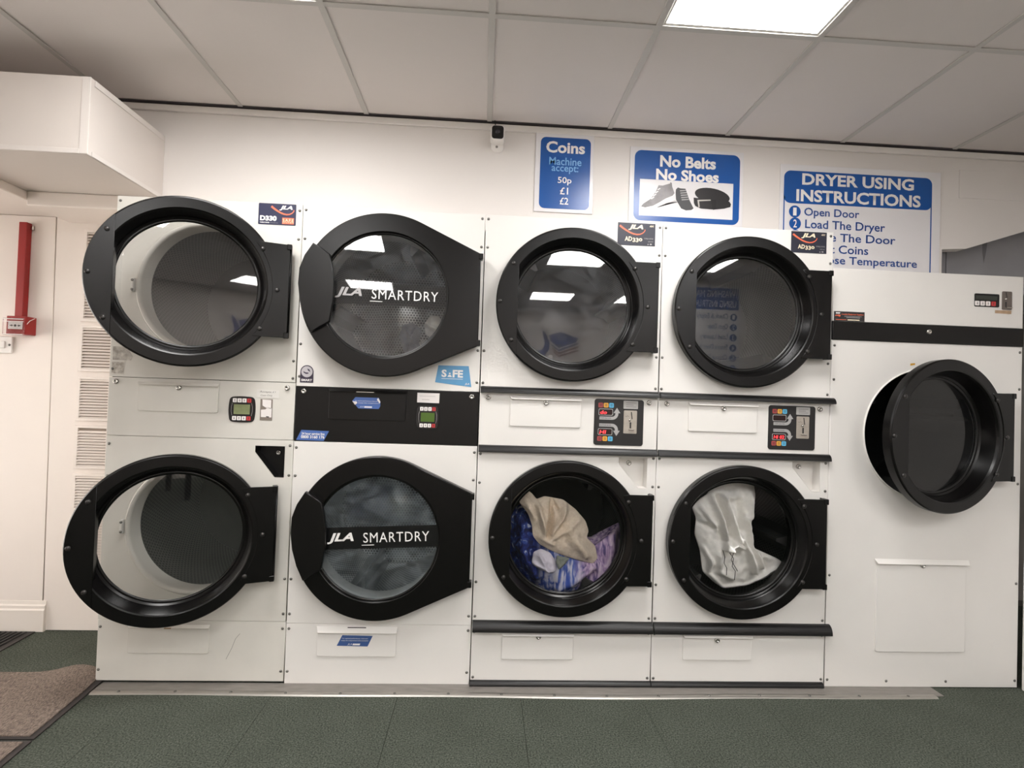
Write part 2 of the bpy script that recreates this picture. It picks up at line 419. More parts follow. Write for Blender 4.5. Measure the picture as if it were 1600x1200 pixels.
# panel with the vent grilles
vp = struct('wall_vent_panel', plate([[(-.572, 0.003), (.005, 0.003), (.005, 2.124), (-.600, 2.124)]], AY-.010, 0.009, 0.001), WALLW)
struct('wall_alcove_board', plate([[(-2.28, 0.003), (-.577, 0.003), (-.605, 2.086), (-2.28, 2.086)]], AY-.010, 0.009, 0.001), WALLW)
def slats():
    def v_at(u, v): return at(u, v, AY-.012)
    rows = [(359, 430), (433, 503), (508, 581), (588, 658), (664, 733), (739, 808), (813, 882)]
    for k, (v0, v1) in enumerate(rows):
        zt, zb = v_at(140, v0).z, v_at(140, v1).z
        x0 = -.455; x1 = -.235
        names = ['topmost vent grille', 'second vent grille from the top', 'third vent grille from the top', 'fourth vent grille from the top',
                 'fifth vent grille down, upper slat broken,', 'sixth vent grille down, half behind the lower door,', 'lowest vent grille, behind the lower door,']
        t = thing('vent_grille', names[k]+' on the alcove panel, cream plastic louvres', 'vent', ((x0+x1)/2, AY-.01, zb), 'vent grilles in the alcove')
        y = AY-.0225
        obj('frame', plate([rect(x0, x1, zb+.002, zt-.002), rect(x0+.016, x1-.014, zb+.014, zt-.016)], y, 0.012, 0.002), WALLW, t)
        obj('backing', plate([rect(x0+.014, x1-.012, zb+.012, zt-.014)], y+.0095, 0.002), mat('vent backing', (150, 136, 124), 0.8), t)
        obj('divider', box(-.300, -.294, y-.001, y+.009, zb+.012, zt-.012), WALLW, t)
        n = 14; zz0, zz1 = zb+.018, zt-.02
        s = mesh([(x0+.015, y+.0085, .005), (x1-.013, y+.0085, .005), (x1-.013, y-.001, -.004), (x0+.015, y-.001, -.004),
                  (x0+.015, y+.0085, .003), (x1-.013, y+.0085, .003), (x1-.013, y-.001, -.0055), (x0+.015, y-.001, -.0055)],
                 [(0, 1, 2, 3), (7, 6, 5, 4), (3, 2, 6, 7), (0, 4, 5, 1), (0, 3, 7, 4), (1, 5, 6, 2)])
        s.materials.append(WALLW)
        for i in range(n):
            if k == 4 and i == n-1: continue
            obj('slat', s, None, t, loc=(0, 0, zz0+(zz1-zz0)*i/(n-1)))
slats()

# ceiling: grid bars, tiles, lit panels
ceil = struct('ceiling', box(XL-.06, XR+.06, YF-.06, WY+.9, H+.03, H+.08), mat('ceiling void', (120, 118, 116), 0.9))
G = 0.5935; X0 = 0.392
xs = [X0+G*k for k in range(-5, 10)]
ys = [WY-.016, -0.490, -1.09, -1.795, -2.5, -3.1, -3.825, -4.55, -5.15, -5.79]
LIGHTS = {(3, 1), (3, 4), (3, 7), (0, 1), (0, 4), (0, 7), (5, 4), (5, 7), (-3, 6)}
TILES = {}
def tile_at(x0, x1, y0, y1, parent):
    key = (round(x1-x0, 3), round(y1-y0, 3))
    if key not in TILES:
        a, b = (x1-x0)/2-.004, (y1-y0)/2-.004
        TILES[key] = box(-a, a, -b, b, 0, 0.012, 0.001, 1)
    obj('ceiling_tile', TILES[key], CEIL, parent, loc=((x0+x1)/2, (y0+y1)/2, H+.0015))
DIFF = emit('lit panel', None, PANEL_STRENGTH, PANEL_COLOUR)
for k in range(-5, 9):
    for r in range(len(ys)-1):
        x0, x1, y1, y0 = X0+G*k, X0+G*(k+1), ys[r], ys[r+1]
        if (k, r) in LIGHTS:
            names = {(3, 1): 'square lit ceiling panel above the third and fourth dryers', (3, 4): 'lit ceiling panel reflected high in the third upper door',
                     (3, 7): 'far lit ceiling panel reflected at the left of the third upper door', (0, 4): 'lit ceiling panel reflected at the top of the second upper door',
                     (0, 7): 'far lit ceiling panel reflected across the second upper door', (5, 4): 'lit ceiling panel reflected at the top of the fourth upper door', (5, 7): 'far lit ceiling panel reflected at the right of the third upper door',
                     (0, 1): 'lit ceiling panel just above the top edge over the first dryer',
                     (-3, 6): 'added ceiling panel brightening the left of the room, outside the picture'}  # last panel is added, unseen, to brighten the left side
            t = thing('ceiling_light', names[(k, r)], 'ceiling light', ((x0+x1)/2, (y0+y1)/2, H), 'lit ceiling panels')
            obj('diffuser', box(x0+.022, x1-.022, y0+.022, y1-.022, H+.002, H+.008), DIFF, t)
            bm = join(box(x0+.004, x1-.004, y0+.004, y0+.022, H+.0015, H+.02), box(x0+.004, x1-.004, y1-.022, y1-.004, H+.0015, H+.02),
                      box(x0+.004, x0+.022, y0+.022, y1-.022, H+.0015, H+.02), box(x1-.022, x1-.004, y0+.022, y1-.022, H+.0015, H+.02))
            obj('frame', bm, WHITE, t)
        else: tile_at(x0, x1, y0, y1, ceil)
for x in xs: obj('grid_bar', box(x-.012, x+.012, ys[-1], ys[0], H-.003, H+.001, 0.001, 1), TEE, ceil)
for y in ys[1:]: obj('grid_bar', box(xs[0], xs[-1], y-.012, y+.012, H-.0032, H+.0008, 0.001, 1), TEE, ceil)
obj('shadow_gap_strip', box(-1.4, 5.3, WY-.018, WY-.0005, H-.004, H+.001), mat('painted shadow gap', (70, 64, 66), 0.7), ceil)  # dark strip painting in the shadow line where ceiling meets wall

# threshold in front of the dryers
st = struct('trim_4', box(0.05, 3.66, -0.072, 0.004, 0.0, 0.004, 0.001, 1), mat('worn grey threshold', (128, 123, 118), 0.45, 0.2, var=0.12, scale=14, stretch=(1, 4, 1)))
def wavy_strip(x0, x1, y0, y1, h, n=60):
    v, f = [], []
    for i in range(n+1):
        x = x0+(x1-x0)*i/n; wv = .006*math.sin(x*1.9+.5)+.004*math.sin(x*5.1)
        for (y, z) in ((y0, 0.0), (y0+.003, h*.8), ((y0+y1)/2, h), (y1, h*.8), (y1+.002, .001)): v.append((x, y+wv, z))
    for i in range(n):
        for j in range(4): f.append((i*5+j, (i+1)*5+j, (i+1)*5+j+1, i*5+j+1))
    return mesh(v, f, True)
strip = struct('trim_5', wavy_strip(0.055, 3.62, -0.094, -0.066, 0.006), ALU)
SCREW_ME = lathe([(0.0, -.0032), (.0035, -.0028), (.0058, -.0008), (.0062, 0.001)], 0, 0, 12); SCREW_ME.materials.append(SCREW)
flat_screw = SCREW_ME.copy(); flat_screw.transform(Matrix.Rotation(math.radians(-90), 4, 'X'))
for i in range(16):
    x = 0.16+i*.222
    obj('strip_screw', flat_screw, None, strip, loc=(x, -0.080+.006*math.sin(x*1.9+.5)+.004*math.sin(x*5.1), 0.0068))

# ================================================================ DRYERS
EX = [0.015, 0.790, 1.578, 2.371, 3.160, 4.072]
BOLT_ME = lathe([(0.0, -.006), (.006, -.0055), (.009, -.003), (.0095, 0.001)], 0, 0, 14); BOLT_ME.materials.append(BOLT)
LOCK_ME = join(lathe([(0.0, -.004), (.0045, -.004), (.005, -.007), (.009, -.007), (.0115, -.004), (.012, 0.001)], 0, 0, 18)); LOCK_ME.materials.append(CHROME)

def screw_at(t, pts, y=0.0):
    for x, z in pts: obj('screw', SCREW_ME, None, t, loc=(x, y-.0005, z))
def shell(x0, x1, z1, y1=0.98, y0=0.021):
    v = [(x0, y0, 0), (x1, y0, 0), (x1, y0, z1), (x0, y0, z1), (x0, y1, 0), (x1, y1, 0), (x1, y1, z1), (x0, y1, z1)]
    return mesh(v, [(0, 4, 5, 1), (1, 5, 6, 2), (2, 6, 7, 3), (3, 7, 4, 0), (4, 7, 6, 5)])

def drum(t, cx, cz, r_open, material, back, flange=.022, y0=0.02, R=0.300, depth=0.50, ribs=3, a0=0.4, collar=LIP):
    obj('collar', lathe([(r_open+flange, .0215), (r_open+flange*.9, -.004), (r_open+flange*.55, -.010), (r_open+flange*.13, -.006), (r_open, .004), (r_open, .07)], cx, cz, 80), collar, t)
    d = obj('drum', lathe([(r_open+.004, .072), (R, .078), (R, .078+depth)], cx, cz, 96), material, t)
    bk = lathe([(R, .078+depth), (.16, .078+depth-.02), (.12, .078+depth-.055), (.03, .078+depth-.07), (0.0, .078+depth-.07)], cx, cz, 64)
    for lp in bk.loops: co_ = bk.vertices[lp.vertex_index].co; bk.uv_layers[0].data[lp.index].uv = (co_.x, co_.z)
    obj('drum_back', bk, back, d)
    for k in range(ribs):
        a = a0+2*math.pi*k/ribs
        c, s = math.cos(a), math.sin(a)
        def P(r, w, y): return (cx+r*c-w*s, y, cz+r*s+w*c)
        v = []
        for y in (.085, .078+depth-.005):
            v += [P(R-.002, -.06, y), P(R-.03, -.022, y), P(R-.075, -.006, y), P(R-.075, .006, y), P(R-.03, .022, y), P(R-.002, .06, y)]
        f = [(i, i+1, i+7, i+6) for i in range(5)]+[(0, 1, 2, 3, 4, 5), (11, 10, 9, 8, 7, 6)]
        obj('lifter', mesh(v, f, False), back, d)

def ring_door(t, hx, hz, angle, pane, L=0.372, r=0.335, hy=-0.052, label=None, depth=0.066):
    """round door: bolted black ring, recessed pane, handle plate on the left, hinge plate on the right; hinge axis at its origin"""
    c = -L
    prof = [(r-.012, .046), (r-.001, .040), (r, .006), (r-.004, .001), (r-.007, 0.0), (.290, 0.0), (.2855, .003), (.281, .012), (.268, depth-.010),
            (.262, depth-.004), (.256, depth-.002), (.254, depth+.004), (.262, depth+.012), (.285, depth+.004), (.297, .046)]
    me = lathe(prof, c, 0, 96, 0.0, True); me.materials.append(BLACK)
    d = bpy.data.objects.new('door', me); COL.objects.link(d); d.parent = t
    d.location = Vector((hx, hy, hz))-BASE[t.name]; d.rotation_euler = (0, 0, math.radians(angle)); BASE[d.name] = Vector((0, 0, 0))
    if label: d['label'] = label
    md = d.modifiers.new('edges', 'EDGE_SPLIT'); md.split_angle = math.radians(12)
    obj('glass', disc(c, 0, .2555, depth, 96), pane, d)
    obj('gasket', lathe([(.2605, depth-.004), (.254, depth-.006), (.249, depth-.0005)], c, 0, 96), BLACK_G, d)
    # handle plate: the segment of the ring left of a chord
    ch = -0.241; a = math.acos(ch/(r-.004))
    seg = circ(c, 0, r-.004, 30, a, 2*math.pi-a, True)
    obj('handle_plate', plate([seg], -.003, .004, .001), BLACK, d)
    # the grip folded back behind the chord
    obj('handle_grip', box(c+ch-.003, c+ch, -.002, depth-.02, -.13, .13, .001, 1), BLACK, d)
    # hinge plate with its inner edge cut to the ring
    zz = .196; ri = .307
    aa = math.asin(zz/ri)
    arc = circ(c, 0, ri, 16, -aa, aa, True)
    out = [(-.003, -zz), (-.003, zz)]+arc[::-1]
    obj('hinge_plate', plate([out], -.003, .010, .0015), BLACK, d)
    for s in (-1, 1): obj('hinge_knuckle', box(-.016, .004, -.006, .03, s*(zz-.010)-.012, s*(zz-.010)+.012, .002, 1), BLACK, d)
    obj('hinge_leaf', box(-.004, .0015, 0.004, abs(hy)-.002, -zz, zz), BLACK, d) if abs(angle) < 1 else \
        obj('hinge_leaf', tube([(0, .012, -zz), (0, .012, zz)], .006), BLACK, d)
    bl = [(c+.312*math.cos(q), .312*math.sin(q)) for q in (math.radians(32), math.radians(-32))]+[(c+.325, 0)]
    bl += [(c+.312*math.cos(q), .312*math.sin(q)) for q in (math.radians(148), math.radians(212))]+[(c-.318, 0)]
    for x, z in bl: obj('bolt', BOLT_ME, None, d, loc=(x, -.003 if x > c-1 else 0, z))
    return d

def smart_door(t, hx, hz, pane, band, rot=0.0, label=None, ajar=0.0):
    """teardrop door: disc running out in straight edges to the hinge, flush pane, raised handle, lettered band"""
    hy = -0.052; c = -0.402; r = 0.345
    out = []
    q = math.acos(0.62)
    # tangent points towards the hinge corners
    ex, ez = .399, .198
    d0 = math.hypot(ex, ez); base = math.atan2(ez, ex); off = math.acos(min(1, r/d0))
    a = base+off
    out = circ(c, 0, r, 72, a, 2*math.pi-a, True)+[(c+ex, -ez), (c+ex, ez)]
    me = plate([out, circ(c, 0, .265, 80)], 0.0, .046, .004)
    me.materials.append(BLACK)
    d = bpy.data.objects.new('door', me); COL.objects.link(d); d.parent = t
    d.location = Vector((hx, hy, hz))-BASE[t.name]; BASE[d.name] = Vector((0, 0, 0)); d.rotation_euler = (0, 0, math.radians(ajar))
    if label: d['label'] = label
    obj('glass', disc(c, 0, .2645, .016, 96), pane, d)
    obj('gasket', lathe([(.268, .014), (.261, .012), (.257, .0165)], c, 0, 96), BLACK_G, d)
    hp = [(493, 383), (506, 391), (518, 400), (522, 420), (524.5, 445), (523, 472), (517, 504), (503, 512), (489, 520), (479, 497), (472.5, 472), (470, 446), (472, 422), (480, 402)]
    o2 = [(x-1.568, z-1.664) for x, z in pp(hp, -0.078)]
    obj('handle', plate([o2], -.026, .026, .003), BLACKP, d)
    for s in (-1, 1): obj('hinge_knuckle', box(-.012, .006, -.004, .03, s*.186-.013, s*.186+.013, .002, 1), BLACK, d)
    def R(o): return [(c+(x-c)*math.cos(rot)-z*math.sin(rot), (x-c)*math.sin(rot)+z*math.cos(rot)) for x, z in o]
    zb = 0.003
    if band is not None:
        wv = math.sqrt(.262**2-.045**2)
        o3 = R([(c-.232, zb-.046), (c+wv, zb-.046), (c+.262, zb), (c+wv, zb+.046), (c-.232, zb+.046)])
        obj('window_band', flat(o3, .0135), band, d)
    y = .0115
    def TT(s, x0, x1, zm, h, **k):
        xm, zc = R([((x0+x1)/2, zm)])[0]; wd = x1-x0
        return text(s, xm-wd/2, xm+wd/2, zc, h, y, rot=rot, **k)
    obj('lettering', TT('JLA', c-.205, c-.095, zb, .046, bold=.035, shear=.28), GREYP if rot == 0 else WHITEP, d)
    obj('lettering', TT('SMARTDRY', c-.055, c+.222, zb, .042, spacing=1.12), WHITEP, d)
    obj('lettering', stroke(R([(c-.062, zb-.031), (c-.010, zb-.031)]), .0028, y), WHITEP, d)
    return d

def flap(t, x0, x1, z0, z1, m, lock=None, lip=True, over=.004, drop=.009):
    f = obj('access_flap', plate([rrect(x0, x1, z0, z1, .008, 3)], -.006, .0065, .0010), m, t)
    if lip:
        L = .011; yb = -.006
        v = [(x0-over, yb, z1+.002), (x1+over, yb, z1+.002), (x1+over-.004, yb-L, z1-drop), (x0-over+.010, yb-L, z1-drop),
             (x0-over, yb, z1+.004), (x1+over, yb, z1+.004), (x1+over-.003, yb-L-.001, z1-drop+.002), (x0-over+.009, yb-L-.001, z1-drop+.002)]
        me = mesh(v, [(0, 1, 2, 3), (7, 6, 5, 4), (3, 2, 6, 7), (0, 3, 7, 4), (1, 5, 6, 2)])
        obj('flap_lip', me, m, f)
    if lock:
        obj('lock', LOCK_ME, None, f, loc=(lock[0], -.0075, lock[1]-.004))
    return f

def sticker(t, outline, m, y=-.0012, label=None): return obj('sticker', flat(outline, y), m, t, label=label)

def swoosh(x0, x1, z0, z1, y, wmax):
    pts, wd = [], []
    n = 22
    for i in range(n+1):
        u = i/n
        a = math.radians(205+u*165)
        px = math.cos(a); pz = math.sin(a)
        pts.append((px, pz)); wd.append(wmax*(1-.8*u) if u > .12 else wmax*(.45+u*4.5))
    # from the upper left, dipping under the letters and hooking up on the right
    P = [(0, 1), (.12, .72), (.25, .47), (.40, .22), (.55, .06), (.68, 0), (.80, .04), (.90, .18), (.97, .38), (1.0, .56), (.975, .66)]
    out, w2 = [], []
    for i in range(len(P)-1):
        for s in range(4):
            u = s/4; k = (i+u)/(len(P)-1)
            out.append((x0+(x1-x0)*(P[i][0]*(1-u)+P[i+1][0]*u), z0+(z1-z0)*(P[i][1]*(1-u)+P[i+1][1]*u))); w2.append(wmax*(1-.72*k))
    return stroke(out, w2, y)

def brand_sticker(t, x0, x1, z0, z1, kind):
    W, Hh = x1-x0, z1-z0; y = -.0024
    X = lambda a: x0+W*a
    Z = lambda a: z0+Hh*a
    st = sticker(t, rrect(x0, x1, z0, z1, .004 if kind == 'D' else .001, 3), NAVYST if kind == 'D' else NAVYST2, label='dark badge with orange swoosh and white lettering')
    if kind == 'D':
        obj('swoosh', swoosh(X(.34), X(.945), Z(.50), Z(.86), y, .0085), ORANGE, st)
        obj('lettering', text('JLA', X(.555), X(.905), Z(.80), Hh*.23, y-.0004, bold=.045, shear=.28), WHITEP, st)
        obj('lettering', text('D330', X(.05), X(.49), Z(.295), Hh*.24, y, bold=.05), WHITEP, st)
        obj('lettering', text('TUMBLE DRYER', X(.05), X(.30), Z(.09), Hh*.055, y, bold=.03), WHITEP, st)
        obj('lettering', text('www.jla.com', X(.32), X(.53), Z(.085), Hh*.05, y), GREYP, st)
        obj('safe_patch', flat(rect(X(.64), X(.95), Z(.055), Z(.35)), y), ORANGE, st)
        obj('lettering', text('S.A.F.E', X(.655), X(.94), Z(.235), Hh*.13, y-.0004), CREAM, st)
        obj('lettering', text('SYSTEM', X(.655), X(.94), Z(.125), Hh*.055, y-.0004, spacing=1.3), CREAM, st)
    else:
        obj('swoosh', swoosh(X(.05), X(.725), Z(.49), Z(.86), y, .0085), ORANGE, st)
        obj('lettering', text('JLA', X(.28), X(.675), Z(.80), Hh*.25, y-.0004, bold=.045, shear=.28), CREAM, st)
        obj('lettering', text('AD', X(.19), X(.385), Z(.29), Hh*.20, y, bold=.03), CREAM, st)
        obj('lettering', text('33', X(.40), X(.555), Z(.245), Hh*.19, y, bold=.03), CREAM, st)
        obj('lettering', text('0', X(.565), X(.655), Z(.265), Hh*.14, y, bold=.03), CREAM, st)
        obj('lettering', text('ADC', X(.84), X(.955), Z(.88), Hh*.075, y, bold=.04, shear=.25), CREAM, st)
        obj('lettering', text('TUMBLE DRYER', X(.70), X(.945), Z(.325), Hh*.055, y, shear=.2), GREYP, st)
        obj('lettering', text('SERVICE', X(.81), X(.945), Z(.195), Hh*.04, y), GREYP, st)
        obj('mark', flat([(X(.79), Z(.05)), (X(.835), Z(.05)), (X(.8125), Z(.11))], y), GREYP, st)
        obj('mark', flat(rect(X(.86), X(.91), Z(.05), Z(.11)), y), GREYP, st)

def arrow(x, z, h, up, y):
    s = 1 if up else -1
    return join(stroke([(x, z-s*h*.5), (x, z+s*h*.1)], h*.16, y), flat([(x-h*.22, z+s*h*.02), (x+h*.22, z+s*h*.02), (x, z+s*h*.5)], y))

def keypad(t, cx, cz, wd, ht, lit, bulge=0.006):
    """rounded black display unit: eight keys and a green screen"""
    o = []
    N = 14
    cr = .012
    base = rrect(cx-wd/2, cx+wd/2, cz-ht/2, cz+ht/2, cr, 5)
    # bowed sides
    dense = []
    for i in range(len(base)):
        a, b = base[i], base[(i+1) % len(base)]
        k = max(1, int(math.dist(a, b)/.008))
        dense += [(a[0]+(b[0]-a[0])*s/k, a[1]+(b[1]-a[1])*s/k) for s in range(k)]
    for x, z in dense:
        dx, dz = (x-cx)/(wd/2), (z-cz)/(ht/2)
        o.append((x+math.copysign(bulge*(1-dz*dz), dx) if abs(dx) > .9 else x, z+math.copysign(bulge*.6*(1-dx*dx), dz) if abs(dz) > .9 else z))
    u = obj('display_unit', plate([o], -.004, .006, .001), mat('gloss black keypad', (22, 20, 22), 0.2), t)
    y = -.0042
    obj('screen', plate([rect(cx-wd*.335, cx+wd*.335, cz-ht*.20, cz+ht*.20)], y-.0006, .0006), LCD_ON if lit else LCD_OLD, u, label='green display')
    for s in (-1, 1): obj('bezel_line', stroke([(cx+s*wd*.40, cz-ht*.26), (cx+s*wd*.44, cz-.01), (cx+s*wd*.44, cz+.01), (cx+s*wd*.40, cz+ht*.26)], .0012, y-.0003), GREYP, u)
    kw, kh = wd*.165, ht*.165
    for row in (1, -1):
        for k in range(4):
            x = cx-wd*.30+k*wd*.20; z = cz+row*ht*.365
            obj('key', plate([rrect(x-kw/2, x+kw/2, z-kh/2, z+kh/2, .002, 2)], y-.0016, .002), BTN_R if k == 3 else BTN_W, u)
            obj('key_mark', arrow(x, z, kh*.7, row > 0 if k != 1 else row < 0, y-.0020), DARKP, u)

def coin_panel(t, u0, v0, u1, v1, txt_up, txt_dn):
    """black control plate with two key rows, two red displays, arrows and a coin slot"""
    a, b = at(u0, (v0+v1)/2, 0), at(u1, (v0+v1)/2, 0); zt = at((u0+u1)/2, v0, 0).z; zb = at((u0+u1)/2, v1, 0).z
    x0, W, Hh = a.x, b.x-a.x, zt-zb
    X = lambda q: x0+W*q
    Z = lambda q: zt-Hh*q
    p = obj('coin_panel', plate([rrect(x0, x0+W, zb, zt, .012, 5)], -.003, .004, .0008), mat('black control plate', (30, 29, 30), 0.35), t)
    y = -.0034
    for row, zq in ((0, .135), (1, .86)):
        for k, m in enumerate((BTN_DR, BTN_O, BTN_B)):
            x = X(.125+k*.108-(.006 if row else 0))
            obj('key', plate([rrect(x-W*.047, x+W*.047, Z(zq)-W*.047, Z(zq)+W*.047, .004, 3)], y-.0012, .0015), m, p)
            for s in (0, 1): obj('key_mark', stroke([(x-W*.025, Z(zq)+(.003-s*.006)), (x+W*.025, Z(zq)+(.003-s*.006))], .0022, y-.0016), DARKP, p)
    for row, (zq, s) in enumerate(((.285, txt_up), (.71, txt_dn))):
        xa, xb = X(.085-row*.004), X(.375-row*.004)
        obj('display_frame', plate([rrect(xa, xb, Z(zq+.072), Z(zq-.072), .006, 4), rrect(xa+.0022, xb-.0022, Z(zq+.072)+.0022, Z(zq-.072)-.0022, .005, 4)], y-.0008, .001), GREYP, p)
        obj('display', flat(rrect(xa+.002, xb-.002, Z(zq+.072)+.002, Z(zq-.072)-.002, .005, 4), y-.0003), LEDBG, p)
        if s: obj('digits', text(s, xa+.007, xa+.007+(xb-xa-.014)*(.30*len(s) if len(s) < 4 else 1), Z(zq+.005), Hh*.075, y-.0009, bold=.02, shear=.12), LED, p)
    for row in (0, 1):
        z1 = .415 if row == 0 else .565; d = -1 if row == 0 else 1
        pts = [(X(.105), Z(z1)), (X(.36), Z(z1))]
        for q in range(7):
            an = math.radians(90*q/6); pts.append((X(.36)+W*.095*math.sin(an), Z(z1+d*.10*(1-math.cos(an)))))
        ze = .30 if row == 0 else .68
        pts.append((X(.455), Z(ze)))
        obj('arrow', join(stroke(pts, W*.062, y-.0006), flat([(X(.385), Z(ze)), (X(.525), Z(ze)), (X(.455), Z(ze-.115 if row == 0 else ze+.115))], y-.0007)), GREYP, p)
        obj('lettering', text('TOP DRYER' if row == 0 else 'BOTTOM DRYER', X(.12), X(.34), Z(z1), Hh*.022, y-.0012), DARKP, p)
    lb = obj('price_label', plate([rrect(X(.585), X(.88), Z(.20), Z(.025), .003, 2)], y-.001, .001), mat('silver label', (172, 170, 168), 0.4), p)
    for q, (l, r) in ((.07, (.635, .845)), (.115, (.635, .79)), (.155, (.635, .84))):
        obj('print_line', stroke([(X(l), Z(q)), (X(r), Z(q))], .0022, y-.0016), PENCIL, p)
    cpl = obj('coin_slot_plate', plate([rrect(X(.595), X(.865), Z(.735), Z(.235), .004, 3)], y-.002, .0025, .0006), STEEL, p)
    yy = y-.0024
    obj('coin_slot', stroke([(X(.745), Z(.265)), (X(.765), Z(.42))], .0042, yy), DARKP, p)
    obj('reject_slot', stroke([(X(.735), Z(.49)), (X(.735), Z(.62))], .007, yy), DARKP, p)
    obj('reject_button', lathe([(0, -.007), (.004, -.006), (.0055, -.002), (.0055, .001)], X(.715), Z(.445), 14, yy), CHROME, p)
    obj('return_lip', box(X(.69), X(.81), yy-.006, yy+.001, Z(.655), Z(.638)), CHROME, p)
    obj('scratch', stroke([(X(.625), Z(.355)), (X(.65), Z(.37)), (X(.67), Z(.35)), (X(.70), Z(.365))], .0018, yy), PENCIL, p)

def rail(t, x0, x1, z0, z1, out=.026, cut=True):
    """half-round rubber rail along the front"""
    h = z1-z0; prof = []
    for k in range(9):
        a = math.radians(90-k*90/8); prof.append((-.001-out*math.cos(a)*1.0, z0+h*math.sin(a)))
    prof = [(0.004, z1)]+[(-.001-out*math.sin(math.radians(q*90/8)), z1-h*.92*(1-math.cos(math.radians(q*90/8)))) for q in range(9)]+[(-out*.9, z0), (.004, z0)]
    obj('rail', prism_x(prof, x0+.002, x1-.001), RUBBER, t)

def tri_pocket(t, pts, m, lock):
    """triangular finger pocket sunk into the panel"""
    y1 = .052
    o = [(x, z) for x, z in pts]
    n = len(o); cxm = sum(p[0] for p in o)/n; czm = sum(p[1] for p in o)/n
    inn = [(cxm+(x-cxm)*.985, czm+(z-czm)*.985) for x, z in o]
    v = [(x, -.001, z) for x, z in o]+[(x, y1, z) for x, z in inn]
    f = [(i, (i+1) % n, n+(i+1) % n, n+i) for i in range(n)]+[list(range(n, 2*n))]
    p = obj('finger_pocket', mesh(v, f), m, t)
    obj('lock', LOCK_ME, None, p, loc=(lock[0], y1-.001, lock[1]))

def tri_shape(u):
    (x0, x1, z1, z0) = u
    return [(x0, z1-.004), (x0, z1-.030), (x1-.038, z0), (x1, z0), (x1, z1-.004)]

def dryer_base(i, label):
    x0, x1 = EX[i], EX[i+1]
    return thing('stacked_tumble_dryer', label, 'tumble dryer', ((x0+x1)/2, 0, 0), 'stacked tumble dryers along the wall'), x0+.002, x1-.002
def edge_screws(t, x0, x1, zs): screw_at(t, [(x, z) for z in zs for x in (x0+.011, x1-.012)])
def dent(x0, x1, z0, z1): return rect(x0, x1, z0, z1)

UZ, LZ = 1.664, 0.650
ZS = [2.03, 1.905, 1.45, 1.31]; ZL = [1.0, .875, .445, .297]

# ---- first stack: both round doors ajar
t, x0, x1 = dryer_base(0, 'leftmost stacked tumble dryer, greyish white, both black round doors ajar')
obj('body', shell(x0, x1, 2.05), ENAMEL_OLD, t)
obj('upper_panel', plate([rect(x0, x1, 1.283, 2.051), circ(.393, 1.672, .285, 72)], 0, .02, .0012), ENAMEL_OLD, t)
obj('control_panel', plate([rect(x0, x1, 1.036, 1.2805)], 0, .02, .0012), ENAMEL_OLD, t)
tri = tri_shape((.632, .755, 1.012, .876))
obj('lower_panel', plate([rect(x0, x1, .265, 1.034), circ(.393, .655, .285, 72), tri], 0, .02, .0012), ENAMEL_OLD, t)
obj('base_panel', plate([rect(x0+.002, x1, .012, .263)], 0, .02, .0012), ENAMEL_OLD, t)
drum(t, .393, 1.672, .263, DRUM1, DRUMBACK, a0=.9, collar=ENAMEL_OLD, R=.272, ribs=0)
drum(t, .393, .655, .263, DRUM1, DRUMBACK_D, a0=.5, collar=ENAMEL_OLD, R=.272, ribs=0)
tri_pocket(t, tri, BLACKP, (.712, .975))
for cz in (1.672, .655):
    k = obj('door_catch', box(.096, .108, -.016, .001, cz-.030, cz+.030, .003, 2), mat('nylon catch', (214, 212, 208), 0.35), t)
    for s in (-1, 1): obj('catch_screw', SCREW_ME, None, k, loc=(.102, -.0165, cz+s*.02))
ring_door(t, .765, UZ, 21.5, GLASS_W, label='upper round door ajar with recessed pane')
ring_door(t, .747, LZ, 22, GLASS_W, label='lower round door ajar, wider open')
screw_at(t, [(x1-.012, z) for z in (2.025, 1.90, 1.375, 1.30, 1.012, .885, .445, .297, .235, .055)])
screw_at(t, [(x0+.012, z) for z in (2.03, 1.315, 1.00, .865, .235, .057)])
f = flap(t, .142, .471, 1.142, 1.262, ENAMEL_OLD, (.308, 1.248))
flap(t, .146, .475, .128, .246, ENAMEL_OLD)
obj('key_in_lock', box(.298, .326, -.022, -.012, .2365, .2405, .001, 1), mat('brass key', (150, 128, 100), 0.35, 0.8), t)
for x, z in ((.047, 1.262), (.755, 1.258)): obj('panel_lock', LOCK_ME, None, t, loc=(x, -.0005, z))
keypad(t, .570, 1.161, .100, .104, False)
q = obj('coin_slot_plate', plate([rect(.645, .696, 1.117, 1.208)], -.002, .003, .0006), mat('tarnished plate', (136, 126, 118), 0.45, 0.4), t)
obj('paper_patch', flat([(.654, 1.206), (.691, 1.204), (.691, 1.166), (.671, 1.170), (.655, 1.180)], -.0032), PAPER, q)
obj('paper_patch', flat([(.649, 1.162), (.668, 1.164), (.674, 1.170), (.694, 1.170), (.694, 1.130), (.650, 1.131)], -.0032), PAPER, q)
obj('coin_slot', stroke([(.672, 1.133), (.684, 1.132)], .004, -.0038), DARKP, q)
nt_ = obj('note', flat([(.628, 1.250), (.722, 1.246), (.722, 1.212), (.628, 1.213)], -.0014), mat('clear tape note', (216, 213, 208), 0.3), t)
obj('handwriting', text('Accepts £1', .640, .708, 1.238, .010, -.002, shear=.2), PENCIL, nt_)
obj('handwriting', text('Coin Only', .645, .695, 1.2225, .010, -.002, shear=.2), PENCIL, nt_)
brand_sticker(t, .603, .762, 1.958, 2.050, 'D')
sc = mat('sticker residue', (150, 142, 132), 0.6, rgb2=(205, 200, 192), scale=70)
obj('torn_sticker', flat(pp([(176, 541), (198, 541), (207, 556), (205, 563), (176, 562)], -.0012), -.0012), mat('torn label', (206, 202, 194), 0.5, rgb2=(140, 132, 124), scale=40), t)
